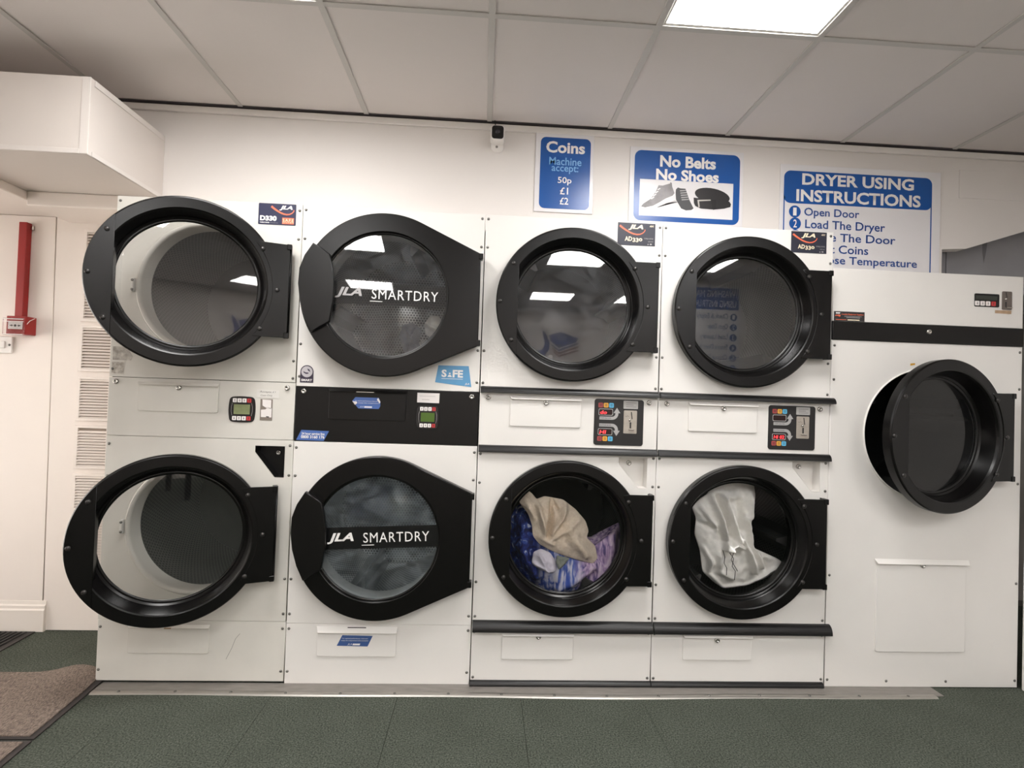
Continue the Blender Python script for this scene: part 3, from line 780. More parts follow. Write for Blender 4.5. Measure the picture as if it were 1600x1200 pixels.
obj('torn_sticker', flat(pp([(175, 565), (194, 566), (193, 584), (174, 583)], -.0012), -.0012), sc, t)
obj('scratch', stroke(pp([(353, 1030), (362, 1013), (368, 998), (375, 990)], -.001), .0016, -.001), PENCIL, t)

# ---- second stack
t, x0, x1 = dryer_base(1, 'second stacked tumble dryer from the left, white with a black control panel and teardrop doors')
obj('body', shell(x0, x1, 2.05), ENAMEL, t)
SCX = 1.166
obj('upper_panel', plate([rect(x0, x1, 1.269, 2.050), circ(SCX, UZ, .285, 72)], 0, .02, .0012), ENAMEL, t)
obj('control_panel', plate([rect(x0, x1, 1.034, 1.2675)], 0, .02, .0012), BLACKP, t, label='black control panel')
obj('lower_panel', plate([rect(x0, x1, .258, 1.032), circ(SCX, .640, .285, 72)], 0, .02, .0012), ENAMEL, t)
obj('base_panel', plate([rect(x0, x1, .004, .2565)], 0, .02, .0012), ENAMEL, t)
drum(t, SCX, UZ, .265, DRUM2, perforated('drum back sheet', (190, 188, 182), 0.0150, 0.0055, .3, .8), a0=1.2)
drum(t, SCX, .640, .265, DRUM2, perforated('drum back sheet', (190, 188, 182), 0.0150, 0.0055, .3, .8), a0=.2)
BAND_U = glass('smoked band', (0.32, 0.32, 0.33), 1.5, 0.04, 1.3)
smart_door(t, 1.568, UZ, GLASS_S, BAND_U, 0.0, 'upper teardrop door with lettered pane', 3.5)
smart_door(t, 1.566, .636, GLASS_L, mat('black window band', (16, 16, 17), 0.25), math.radians(2.7), 'lower teardrop door with black lettered band')
edge_screws(t, x0, x1, ZS); edge_screws(t, x0, x1, [1.005, .885, .445, .297, .235, .055])
flap(t, .924, 1.258, .122, .246, ENAMEL, drop=.022)
obj('slot_sticker', stroke([(1.052, .2475), (1.130, .2475)], .004, -.0125), DARKP, t)
flap(t, .934, 1.262, 1.132, 1.258, BLACKP)
obj('flap_strip', box(1.052, 1.126, -.022, -.018, 1.250, 1.2535), ALU, t)
for x, z in ((.826, 1.247), (1.545, 1.247)): obj('panel_lock', LOCK_ME, None, t, loc=(x, -.0005, z))
keypad(t, 1.357, 1.152, .088, .098, True, .004)
n2 = obj('note', flat([(1.309, 1.257), (1.405, 1.257), (1.404, 1.214), (1.309, 1.215)], -.0015), PAPER, t)
for k, (z, xa, xb) in enumerate(((1.243, 1.318, 1.385), (1.228, 1.330, 1.362))):
    obj('handwriting', stroke([(xa+(xb-xa)*i/26, z+.0022*math.sin(i*2.1+k)) for i in range(27)], .0009, -.002), PENCIL, n2)
s2 = sticker(t, [(1.033, 1.212), (1.046, 1.229), (1.146, 1.229), (1.153, 1.212), (1.153, 1.194), (1.147, 1.181), (1.060, 1.181), (1.045, 1.198)], MIDBLUE, -.0075, 'peeling blue notice')
obj('peeled_corner', mesh([(1.033, -.008, 1.212), (1.045, -.008, 1.196), (1.056, -.014, 1.203), (1.054, -.012, 1.209)], [(0, 1, 2, 3)]), PAPER, s2)
obj('peeled_corner', mesh([(1.143, -.008, 1.229), (1.153, -.008, 1.212), (1.151, -.013, 1.204), (1.138, -.010, 1.221)], [(0, 1, 2, 3)]), PAPER, s2)
obj('lettering', text('For optimal performance, clean and', 1.046, 1.140, 1.213, .0055, -.0082), WHITEP, s2)
obj('lettering', text('empty this compartment', 1.058, 1.148, 1.2045, .0055, -.0082), WHITEP, s2)
obj('lettering', text('JLA', 1.066, 1.082, 1.188, .006, -.0082, shear=.25), WHITEP, s2)
obj('mark', flat(rect(1.085, 1.118, 1.185, 1.191), -.0082), WHITEP, s2)
s2 = sticker(t, [(.801, 1.038), (.917, 1.036), (.938, 1.079), (.821, 1.081)], MIDBLUE, -.0012, 'blue service line sticker')
obj('lettering', text('24 hour service line', .823, .920, 1.066, .011, -.002, bold=.02), WHITEP, s2)
obj('lettering', text('0800 3160 176', .821, .920, 1.052, .013, -.002, bold=.03), WHITEP, s2)
s2 = sticker(t, [(1.383, 1.305), (1.395, 1.379), (1.527, 1.380), (1.541, 1.289)], SAFEBLUE, -.0012, 'pale blue badge')
obj('lettering', text('S', 1.410, 1.432, 1.345, .033, -.002, bold=.04), WHITEP, s2)
obj('lettering', text('FE', 1.458, 1.503, 1.345, .033, -.002, bold=.04), WHITEP, s2)
obj('mark', flat([(1.436, 1.330), (1.455, 1.330), (1.450, 1.339), (1.441, 1.339)], -.002), WHITEP, s2)
obj('mark', flat(circ(1.4455, 1.345, .004, 10), -.002), WHITEP, s2)
obj('print_line', stroke([(1.410, 1.322), (1.503, 1.322)], .0018, -.002), WHITEP, s2)
obj('lettering', text('JLA', 1.512, 1.532, 1.301, .010, -.002, bold=.03, shear=.28), WHITEP, s2)
arch = [(.807, 1.284), (.863, 1.284), (.863, 1.331)]+circ(.835, 1.331, .028, 16, 0, math.pi, True)[1:]
s2 = sticker(t, arch, mat('plum badge', (52, 44, 62), 0.3), -.0012, 'plum arched badge')
obj('badge_disc', flat(circ(.835, 1.331, .024, 28), -.002), mat('silver print', (188, 184, 188), 0.3), s2)
S = [(.846, 1.341), (.842, 1.346), (.834, 1.347), (.827, 1.343), (.828, 1.336), (.836, 1.331), (.843, 1.327), (.844, 1.320), (.837, 1.315), (.829, 1.315), (.823, 1.321)]
obj('badge_letter', flat([(.836, 1.345), (.845, 1.341), (.850, 1.330), (.840, 1.336)], -.0026), mat('plum print', (52, 44, 66), .3), s2)
obj('badge_letter', flat([(.820, 1.333), (.822, 1.326), (.832, 1.321), (.842, 1.323), (.842, 1.327), (.830, 1.328)], -.0026), mat('plum print', (52, 44, 66), .3), s2)
obj('lettering', text('SMART', .812, .858, 1.295, .010, -.002, bold=.03), WHITEP, s2)
s2 = sticker(t, [(1.008, .168), (1.138, .166), (1.158, .211), (1.030, .213)], mat('navy blue sticker', (60, 88, 142), .35), -.0075, 'slanted blue notice on the bottom flap')
obj('lettering', text('For optimal performance, clean and', 1.030, 1.138, .199, .006, -.0082, shear=.15), WHITEP, s2)
obj('lettering', text('empty this compartment when prompted', 1.026, 1.140, .190, .006, -.0082, shear=.15), WHITEP, s2)
obj('lettering', text('JLA', 1.053, 1.072, .1745, .008, -.0082, shear=.3), WHITEP, s2)
obj('mark', flat([(1.074, .171), (1.104, .171), (1.107, .178), (1.076, .178)], -.0082), WHITEP, s2)

# ---- third and fourth stacks
def ad_stack(i, label, up, dn, xr):
    t, x0, x1 = dryer_base(i, label)
    obj('body', shell(x0, x1, 2.05), ENAMEL, t)
    cx = 1.968 if i == 2 else 2.749
    obj('upper_panel', plate([rect(x0, x1, 1.288, 2.049), circ(cx, UZ-.002, .290, 72)], 0, .02, .0012), ENAMEL, t)
    obj('control_panel', plate([rect(x0, x1, 1.030, 1.2865)], 0, .02, .0012), ENAMEL, t)
    sh = (2.203, 2.330, 1.004, .867) if i == 2 else (2.992, 3.120, 1.008, .872)
    tri = tri_shape(sh)
    obj('lower_panel', plate([rect(x0, x1, .262, 1.0285), circ(cx, LZ, .290, 72), tri], 0, .02, .0012), ENAMEL, t)
    obj('base_panel', plate([rect(x0, x1, .012, .2605)], 0, .02, .0012), ENAMEL, t)
    tri_pocket(t, tri, ENAMEL, (sh[0]+.058, sh[2]-.032))
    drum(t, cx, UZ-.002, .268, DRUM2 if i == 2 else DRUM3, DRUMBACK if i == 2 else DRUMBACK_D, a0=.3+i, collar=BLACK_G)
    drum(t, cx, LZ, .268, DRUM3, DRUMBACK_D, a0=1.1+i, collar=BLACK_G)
    ring_door(t, cx+.374, UZ-.002, 0, GLASS_S if i == 2 else GLASS_W)
    ring_door(t, cx+.376, LZ, 0, GLASS_C)
    edge_screws(t, x0, x1, ZS); edge_screws(t, x0, x1, ZL); edge_screws(t, x0, x1, [.230, .036])
    xe = x1+.014 if i == 3 else x1
    rail(t, x0, x1+(.016 if i == 3 else 0), 1.268, 1.296)
    rail(t, x0, x1+(.004 if i == 3 else 0), 1.010, 1.040, .020)
    rail(t, x0, x1+(.020 if i == 3 else 0), .238, .282, .030)
    rail(t, x0-.004, x1-(.006 if i == 3 else 0), .0045, .024, .018)
    if i == 2:
        flap(t, 1.714, 2.025, 1.126, 1.252, ENAMEL, (1.870, 1.235)); flap(t, 1.712, 2.023, .116, .228, ENAMEL, (1.870, .219))
        obj('tape_scrap', flat(rect(1.827, 1.868, 1.095, 1.102), -.001), PAPER, t)
        coin_panel(t, 928, 624, 1005, 696, 'do', 'HI')
        brand_sticker(t, 2.166, 2.336, 1.944, 2.045, 'AD')
        lk = ((1.617, 1.248), (2.330, 1.246))
    else:
        flap(t, 2.508, 2.821, 1.127, 1.252, ENAMEL, (2.666, 1.236)); flap(t, 2.511, 2.821, .119, .228, ENAMEL, (2.664, .212))
        obj('tape_scrap', flat(rect(2.626, 2.668, 1.096, 1.103), -.001), PAPER, t)
        coin_panel(t, 1200, 634, 1273, 703, '', 'HI 02')
        brand_sticker(t, 2.960, 3.126, 1.948, 2.045, 'AD')
        lk = ((2.410, 1.245), (3.112, 1.243))
    for x, z in lk: obj('panel_lock', LOCK_ME, None, t, loc=(x, -.0005, z))
    return t
ad_stack(2, 'third stacked tumble dryer from the left, white, blue and beige washing in its lower drum', 'do', 'HI', 0)
ad_stack(3, 'fourth stacked tumble dryer from the left, white, pale grey garment in its lower drum', '', 'HI 02', 0)

# ---- the single large dryer on the right
x0, x1 = EX[4]+.002, EX[5]-.001
t = thing('tumble_dryer', 'large single tumble dryer on the far right, white with a black band and door ajar', 'tumble dryer', ((x0+x1)/2, 0, 0))
obj('body', shell(x0, x1, 1.885), ENAMEL, t)
obj('top_panel', plate([rect(x0, x1, 1.646, 1.886)], 0, .02, .0015), ENAMEL, t)
obj('front_band', plate([rect(x0-.001, x1, 1.562, 1.6445)], -.006, .026, .0015), BLACKP, t, label='black band with a lock')
obj('lower_panel', plate([rect(x0, x1, .004, 1.560), circ(3.615, 1.145, .2985, 80)], 0, .02, .0015), ENAMEL, t)
obj('band_lock', LOCK_ME, None, t, loc=(3.613, -.0065, 1.612))
drum(t, 3.615, 1.145, .294, mat('black drum', (30, 30, 30), 0.5), mat('black drum back', (22, 22, 22), .6), collar=ENAMEL, flange=.006)
obj('opening_shroud', lathe([(.294, .008), (.29, .012), (.286, .06)], 3.615, 1.145, 72), BLACK_G, t)
ring_door(t, 3.985, 1.145, 12, GLASS_D, depth=.075, label='round door ajar in front of the black opening')
screw_at(t, [(x0+.013, z) for z in (1.535, 1.38, .50, .035)]+[(x1-.012, z) for z in (1.535, 1.365, .93, .475, .035)]+[(3.45, .030), (3.73, .030)])
flap(t, 3.392, 3.812, .163, .575, ENAMEL, (3.606, .556), True, .012, .018)
q = obj('display_unit', plate([rrect(3.834, 3.954, 1.739, 1.800, .006, 4)], -.002, .003, .0006), mat('gloss black keypad', (22, 20, 22), 0.2), t)
obj('screen', flat(rect(3.838, 3.944, 1.772, 1.791), -.0026), mat('dark green display', (50, 54, 48), .25), q)
for k in range(4):
    x = 3.846+k*.0262
    obj('key', plate([rrect(x-.0105, x+.0105, 1.744, 1.765, .003, 3)], -.0036, .002), BTN_R if k == 3 else BTN_W, q)
    obj('key_mark', arrow(x, 1.7545, .013, k == 2, -.0040), DARKP, q)
q = obj('coin_slot_plate', plate([rrect(3.967, 4.016, 1.729, 1.815, .006, 4)], -.002, .003, .0006), mat('dark coin plate', (122, 114, 108), 0.4, 0.5), t)
obj('coin_slot', stroke([(3.985, 1.811), (3.990, 1.785)], .003, -.0026), DARKP, q)
obj('reject_slot', stroke([(3.985, 1.766), (3.985, 1.742)], .007, -.0026), DARKP, q)
obj('reject_button', lathe([(0, -.006), (.004, -.005), (.005, .001)], 3.983, 1.779, 12, -.0026), CHROME, q)
obj('return_lip', box(3.985, 4.013, -.008, -.002, 1.738, 1.741), CHROME, q)
obj('tape_scrap', flat([(3.934, 1.726), (4.014, 1.727), (4.013, 1.711), (3.934, 1.712)], -.0012), TAPE, t)
s2 = sticker(t, rect(3.168, 3.312, 1.6465, 1.690), mat('charcoal sticker', (46, 43, 44), .35), -.0012, 'charcoal supplier sticker with orange lettering')
obj('lettering', flat(rect(3.176, 3.196, 1.679, 1.685), -.002), WHITEP, s2)
obj('lettering', text('mlg', 3.173, 3.200, 1.671, .011, -.002, bold=.04, shear=.2), ORANGE, s2)
obj('lettering', text('Laundry Equipment Suppliers', 3.204, 3.307, 1.677, .008, -.002, bold=.02), ORANGE, s2)
obj('print_line', stroke([(3.216, 1.6685), (3.298, 1.6685)], .0018, -.002), GREYP, s2)
obj('print_line', stroke([(3.226, 1.6625), (3.290, 1.6625)], .0024, -.002), GREYP, s2)
obj('print_line', stroke([(3.176, 1.6525), (3.226, 1.6525)], .0022, -.002), ORANGE, s2)
obj('print_line', stroke([(3.232, 1.6525), (3.288, 1.6525)], .0042, -.002), CREAM, s2)
obj('warning_tag', flat([(3.533, 1.455), (3.556, 1.460), (3.556, 1.468), (3.533, 1.465)], -.0012), mat('yellow tag', (196, 150, 50), .4), t)

# grey duct end behind the single dryer, seen under the cut wall board
dg = thing('duct_casing', 'grey metal duct casing behind the single dryer, under the slanted wall board', 'duct', (4.6, .5, 1.89))
obj('casing', box(3.92, 5.28, 0.40, 0.95, 1.89, 2.48, .004, 1), GREYSTEEL, dg)
obj('paint_scrape', flat(pp([(1535, 372), (1544, 370), (1541, 392), (1537, 412), (1535, 395)], .399), .399), DARKPATCH, dg)
obj('seam', box(4.045, 4.049, .3975, .401, 1.90, 2.46), DARKPATCH, dg)

# ================================================================ SIGNS ON THE WALL
SY = WY-.008
def sign_base(name, label, quad, cat='sign'):
    a = pp(quad, SY)
    x0 = (a[0][0]+a[3][0])/2; x1 = (a[1][0]+a[2][0])/2; z1 = (a[0][1]+a[1][1])/2; z0 = (a[2][1]+a[3][1])/2
    t = thing(name, label, cat, ((x0+x1)/2, SY, z0))
    obj('board', plate([rect(x0, x1, z0, z1)], SY, .007, .001), SIGNW, t)
    return t, (x0, x1, z0, z1)
Y1, Y2, Y3 = SY-.0008, SY-.0014, SY-.0020
c1 = lambda x, y: (740+x*.275, 170+y*.275)
t, b = sign_base('coin_sign', 'narrow blue and white wall sign listing the coins accepted', [c1(355, 135), c1(688, 155), c1(672, 598), c1(342, 580)])
q = pp([c1(381, 160), c1(666, 172), c1(657, 575), c1(372, 565)], Y1)
obj('blue_field', flat(rrect((q[0][0]+q[3][0])/2, (q[1][0]+q[2][0])/2, (q[2][1]+q[3][1])/2, (q[0][1]+q[1][1])/2, .026, 6), Y1), BLUE, t)
def words_of(me, n):
    """one mesh for each word: cut the line at its n-1 widest gaps"""
    if n < 2: return [me]
    bm = bmesh.new(); bm.from_mesh(me); bm.faces.ensure_lookup_table()
    iv = sorted((min(v.co.x for v in f.verts), max(v.co.x for v in f.verts)) for f in bm.faces)
    gaps, hi = [], iv[0][1]
    for a_, b_ in iv[1:]:
        if a_ > hi: gaps.append((a_-hi, (a_+hi)/2))
        hi = max(hi, b_)
    cuts = sorted(g[1] for g in sorted(gaps)[-(n-1):])
    out = []
    for k in range(n):
        lo_ = cuts[k-1] if k else -1e9; hi_ = cuts[k] if k < n-1 else 1e9
        b2 = bm.copy()
        bmesh.ops.delete(b2, geom=[f for f in b2.faces if not lo_ < f.calc_center_median().x < hi_], context='FACES')
        out.append(bm_mesh(b2))
    bm.free(); return out
def ct(s, l, r, yl, yr, h, m, par, cc, **k):
    a, b_ = cc(l, yl), cc(r, yr)
    sc_ = cc(0, 1)[1]-cc(0, 0)[1]
    for me_ in words_of(ptext(s, a[0], a[1], b_[0], b_[1], h*sc_, Y3, **k), len(s.split())): obj('lettering', me_, m, par)
ct('Coins', 413, 633, 215, 226, 66, WHITEP, t, c1, bold=.03)
ct('Machine', 430, 613, 296, 303, 44, LBLUE, t, c1, bold=.01)
ct('accept:', 443, 595, 343, 350, 46, LBLUE, t, c1, bold=.01)
ct('50p', 478, 556, 409, 413, 46, WHITEP, t, c1, bold=.01)
ct('£1', 491, 537, 466, 468, 40, WHITEP, t, c1, bold=.01)
ct('£2', 490, 538, 523, 526, 40, WHITEP, t, c1, bold=.01)

t, b = sign_base('belts_and_shoes_sign', 'wide blue-bordered wall sign with a picture of shoes and a belt', [c1(893, 212), c1(1537, 250), c1(1524, 700), c1(878, 660)])
q = pp([c1(915, 233), c1(1517, 265), c1(1505, 662), c1(908, 632)], Y1)
obj('blue_field', flat(rrect((q[0][0]+q[3][0])/2, (q[1][0]+q[2][0])/2, (q[2][1]+q[3][1])/2, (q[0][1]+q[1][1])/2, .035, 7), Y1), BLUE, t)
q = pp([c1(945, 397), c1(1476, 427), c1(1470, 632), c1(940, 604)], Y2)
PX0, PX1, PZ0, PZ1 = (q[0][0]+q[3][0])/2, (q[1][0]+q[2][0])/2, (q[2][1]+q[3][1])/2, (q[0][1]+q[1][1])/2
obj('picture_field', flat(rect(PX0, PX1, PZ0, PZ1), Y2), SIGNW, t)
ct('No Belts', 1060, 1377, 297, 313, 66, WHITEP, t, c1, bold=.035)
ct('No Shoes', 1037, 1393, 370, 391, 64, WHITEP, t, c1, bold=.035)
def pic(pts, m, name='print', k=0):
    # crop (995..1165, 280..345) at 1600 px wide; un-slant the print onto the board
    o = [(q_.x, q_.z) for q_ in (at(995+x*.10625, 280+y*.10625, Y3) for x, y in pts)]
    obj(name, flat(o, Y3-.0003*k), m, t)
SH1 = mat('pale shoe print', (150, 146, 148), .4, rgb2=(96, 94, 96), scale=14); SH2 = mat('dark shoe print', (66, 66, 68), .4); SOLE = mat('sole print', (236, 234, 234), .4)
BELT = mat('belt print', (34, 32, 34), .4); SHAD = mat('shadow print', (190, 188, 190), .4)
pic([(280, 420), (560, 310), (620, 330), (600, 345), (420, 350)], SHAD)
pic([(50, 420), (70, 380), (180, 300), (300, 250), (560, 215), (560, 240), (450, 290), (330, 370), (230, 440), (130, 458), (60, 455)], SOLE, 'shoe_sole', 1)
pic([(60, 400), (90, 360), (200, 290), (280, 180), (320, 90), (380, 95), (490, 62), (490, 45), (515, 55), (520, 110), (553, 205), (530, 240), (430, 280), (330, 340), (240, 390), (120, 415)], SH1, 'shoe_upper', 2)
for k in range(4): pic([(205+k*32, 285-k*45), (250+k*30, 255-k*42), (258+k*30, 268-k*42), (215+k*32, 298-k*45)], SOLE, 'shoe_lace', 3)
pic([(575, 315), (640, 430), (700, 520), (760, 540), (820, 510), (845, 440), (800, 340), (700, 440)], SOLE, 'shoe_sole', 1)
pic([(570, 200), (575, 150), (605, 122), (640, 135), (715, 140), (730, 180), (770, 300), (835, 430), (800, 455), (720, 460), (650, 430), (600, 345), (575, 300)], SH2, 'shoe_upper', 2)
for k in range(5): pic([(632+k*6, 165+k*33), (725+k*9, 158+k*33), (728+k*9, 172+k*33), (636+k*6, 180+k*33)], GREYP, 'shoe_lace', 3)
ell = [(1110+255*math.cos(a)*1.0+30*math.sin(a), 245-105*math.sin(a)+.22*255*math.cos(a)) for a in [2*math.pi*i/28 for i in range(28)]]
pic(ell, BELT, 'belt_loop', 1)
pic([(835, 270), (1000, 290), (1360, 330), (1385, 370), (1375, 410), (1280, 435), (1140, 448), (940, 432), (860, 395), (838, 350)], BELT, 'belt_front', 2)
pic([(890, 305), (1085, 300), (1085, 318), (915, 325), (925, 410), (905, 415)], mat('buckle print', (190, 186, 180), .3), 'belt_buckle', 3)
pic([(1085, 298), (1165, 305), (1165, 445), (1120, 452)], mat('belt keeper print', (20, 19, 20), .4), 'belt_keeper', 3)

c2 = lambda x, y: (1180+x*.2625, 200+y*.2625)
t, b = sign_base('dryer_instructions_sign', 'large white wall sign of dryer instructions with blue heading, behind the single dryer', [c2(142, 214), c2(1092, 264), c2(1110, 870), c2(150, 830)])
q = pp([c2(170, 252), c2(1050, 298), c2(1055, 490), c2(172, 446)], Y1)
bx0, bx1, bz0, bz1 = (q[0][0]+q[3][0])/2, (q[1][0]+q[2][0])/2, (q[2][1]+q[3][1])/2, (q[0][1]+q[1][1])/2
obj('blue_field', flat(rrect(bx0, bx1, bz0, bz1, .035, 7), Y1), BLUE, t)
for x in (bx0+.003, bx1-.003): obj('border_line', flat(rect(x-.003, x+.003, b[2]+.005, bz0+.035), Y1), BLUE, t)
ct('DRYER USING', 280, 945, 306, 337, 69, WHITEP, t, c2, bold=.03)
ct('INSTRUCTIONS', 245, 985, 399, 439, 72, WHITEP, t, c2, bold=.03)
lines = [('Open Door', 292, 620, 506, 520, 62), ('Load The Dryer', 297, 773, 580, 600, 66), ('Close The Door', 297, 835, 645, 668, 50), ('Insert Coins', 297, 673, 715, 730, 50), ('Choose Temperature', 297, 963, 785, 817, 62)]
BLUEP = mat('blue print', (38, 74, 142), .3)
for k, (s, l, r, yl, yr, h) in enumerate(lines):
    ct(s, l, r, yl, yr, h, BLUEP, t, c2, bold=.012)
    u, v = c2(236+k*1.5, 497+k*71); p = at(u, v, Y2)
    obj('number_disc', flat(circ(p.x, p.z, .0305, 24), Y2), BLUE, t)
    p = at(u, v, Y3); obj('number', text(str(k+1), p.x-.009, p.x+.009, p.z, .040, Y3, bold=.01), WHITEP, t)

# ================================================================ SMALL THINGS ON THE WALLS
p = at(777.5, 211, WY-.06)
t = thing('security_camera', 'small white security camera with black face under the ceiling edge', 'camera', (p.x, WY, p.z-.05))
obj('body', plate([rrect(p.x-.033, p.x+.033, p.z-.036, p.z+.036, .016, 6)], WY-.088, .060, .006), WHITE, t)
obj('face', plate([rrect(p.x-.028, p.x+.028, p.z-.031, p.z+.031, .013, 6)], WY-.0905, .003, .001), mat('camera face', (14, 13, 15), 0.15), t, label='black face')
obj('lens', lathe([(0, -.004), (.008, -.004), (.012, -.001), (.014, .001)], p.x, p.z+.003, 20, WY-.0905), mat('lens', (36, 33, 38), .1), t)
obj('mount', lathe([(0, -.034), (.014, -.033), (.026, -.024), (.031, -.008), (.031, 0)], p.x+.001, p.z-.030, 28, WY), WHITE, t)
obj('cable', tube([(p.x-.018, WY-.02, H+.02), (p.x-.012, WY-.022, 2.575), (p.x-.006, WY-.03, p.z+.03)], .0028), mat('black cable', (20, 18, 18), .5), t)
obj('mount_screw', SCREW_ME, None, t, loc=(p.x-.002, WY-.036, p.z-.046))

AB = AY-.010
a, b_ = at(38, 347, AB-.03), at(30.5, 500, AB-.03)
t = thing('cable_trunking', 'red vertical cable trunking running down to the fire alarm point', 'trunking', (b_.x, AB, b_.z))
obj('channel', box(a.x-.022, a.x+.016, AB-.034, AB-.001, b_.z, a.z, .002, 1), RED, t)
obj('end_clip', box(a.x+.017, a.x+.032, AB-.016, AB-.002, a.z-.035, a.z-.012, .002, 1), CHROME, t)
p0, p1 = at(9, 493, AB-.066), at(40, 523, AB-.066)
t = thing('fire_alarm_call_point', 'red square fire alarm call point with clear cover on the alcove wall', 'fire alarm', ((p0.x+p1.x)/2, AB, p1.z))
obj('back_box', box(p0.x+.004, p1.x-.002, AB-.066, AB-.001, p1.z+.001, p0.z, .003, 2), RED, t)
obj('element', flat(rect(p0.x+.014, p1.x-.016, p1.z+.026, p0.z-.030), AB-.0672), WHITEP, t, label='white break panel')
xm, zm = (p0.x+p1.x)/2-.001, (p1.z+p0.z)/2-.002
obj('symbol', join(flat(circ(xm, zm, .006, 12), AB-.0678), flat([(xm-.028, zm), (xm-.014, zm+.005), (xm-.014, zm-.005)], AB-.0678), flat([(xm+.028, zm), (xm+.014, zm+.005), (xm+.014, zm-.005)], AB-.0678),
    stroke([(xm-.02, zm), (xm-.008, zm)], .002, AB-.0678), stroke([(xm+.02, zm), (xm+.008, zm)], .002, AB-.0678)), DARKP, t)
obj('clear_cover', box(p0.x-.004, p1.x-.004, AB-.078, AB-.070, p1.z-.004, p0.z-.012, .002, 1), glass('clear plastic', (.99, .98, .98), 1.4, .015, .6, (.9, .85, .85)), t)
for z in (p1.z-.002, p0.z-.018, p0.z-.030): obj('cover_rim', box(p0.x-.004, p1.x-.004, AB-.0795, AB-.0785, z, z+.003), WHITE, t)
obj('seal', tube([(p1.x-.006, AB-.062, p1.z+.045), (p1.x+.004, AB-.05, p1.z+.07), (p1.x+.012, AB-.03, p1.z+.085)], .0015), WHITE, t)
p0, p1 = at(-9, 525, AB-.01), at(18, 552, AB-.01)
t = thing('light_switch', 'white light switch plate at the left edge under the fire alarm', 'switch', ((p0.x+p1.x)/2, AB, p1.z))
obj('plate', box(p0.x, p1.x, AB-.010, AB-.001, p1.z, p0.z, .003, 2), WHITE, t)
xm, zm = (p0.x+p1.x)/2, (p0.z+p1.z)/2
obj('rocker', box(xm-.011, xm+.011, AB-.015, AB-.008, zm-.018, zm+.018, .003, 2), WHITE, t)
for s in (-1, 1): obj('screw', SCREW_ME, None, t, loc=(xm+s*.031, AB-.0105, zm))

# ================================================================ MATS
PILE = mat('grey brown pile', (92, 82, 75), .95, rgb2=(142, 128, 118), scale=260, bump=.6, bscale=300, spec=.1, stretch=(1, .35, 1), detail=3)
HEM = mat('rubber hem', (48, 43, 42), .6)
def mat_mesh(x0, x1, y0, y1, z, nx=40, ny=30, wave=0.0, skew=0.0):
    v, f = [], []
    for j in range(ny+1):
        for i in range(nx+1):
            a, b = i/nx, j/ny
            x = x0+(x1-x0)*a; y = y0+(y1-y0)*b
            x += skew*(y1-y)
            d = math.exp(-(((x+.09)/.10)**2+((y-y1)/.16)**2))
            v.append((x, y+.010*wave*d, z+wave*.030*d))
    for j in range(ny):
        for i in range(nx): f.append((j*(nx+1)+i, j*(nx+1)+i+1, (j+1)*(nx+1)+i+1, (j+1)*(nx+1)+i))
    k = len(v)
    bm = bmesh.new(); bm.from_mesh(mesh(v, f)); r = bmesh.ops.extrude_face_region(bm, geom=list(bm.faces))
    for e in r['geom']:
        if isinstance(e, bmesh.types.BMVert): e.co.z += .005
    bmesh.ops.recalc_face_normals(bm, faces=bm.faces)
    return bm_mesh(bm, False)
t = thing('door_mat', 'grey brown pile mat with rucked corner against the first dryer', 'mat', (-.5, -.15, 0), 'brown mats at the left')
obj('rubber_base', mat_mesh(-1.35, .040, -.375, .074, .0005, wave=1, skew=.066), HEM, t)
obj('pile', mat_mesh(-1.34, .018, -.362, .068, .0045, wave=1, skew=.066), PILE, t)
t = thing('door_mat', 'grey brown pile mat in the bottom left corner of the picture', 'mat', (-.5, -.9, 0), 'brown mats at the left')
obj('rubber_base', mat_mesh(-1.32, .071, -1.5, -.385, .0005, wave=0, skew=.066), HEM, t)
obj('pile', mat_mesh(-1.31, .050, -1.49, -.397, .0045, wave=0, skew=.066), PILE, t)
t = thing('ribbed_mat', 'black ribbed rubber mat beside the skirting at the left edge', 'mat', (-1.0, .3, 0))
obj('base', mat_mesh(-1.45, -.588, .10, .466, .0005, 10, 6, skew=.03), HEM, t)
rib = mesh([(-.006, -.17, 0), (.006, -.17, 0), (.004, -.17, .006), (-.004, -.17, .006), (-.006, .17, 0), (.006, .17, 0), (.004, .17, .006), (-.004, .17, .006)],
           [(0, 1, 2, 3), (4, 7, 6, 5), (3, 2, 6, 7), (0, 3, 7, 4), (1, 5, 6, 2)])
for k in range(34): obj('rib', rib, mat('black rib', (22, 21, 22), .5), t, loc=(-.622-k*.024, .283, .0055))

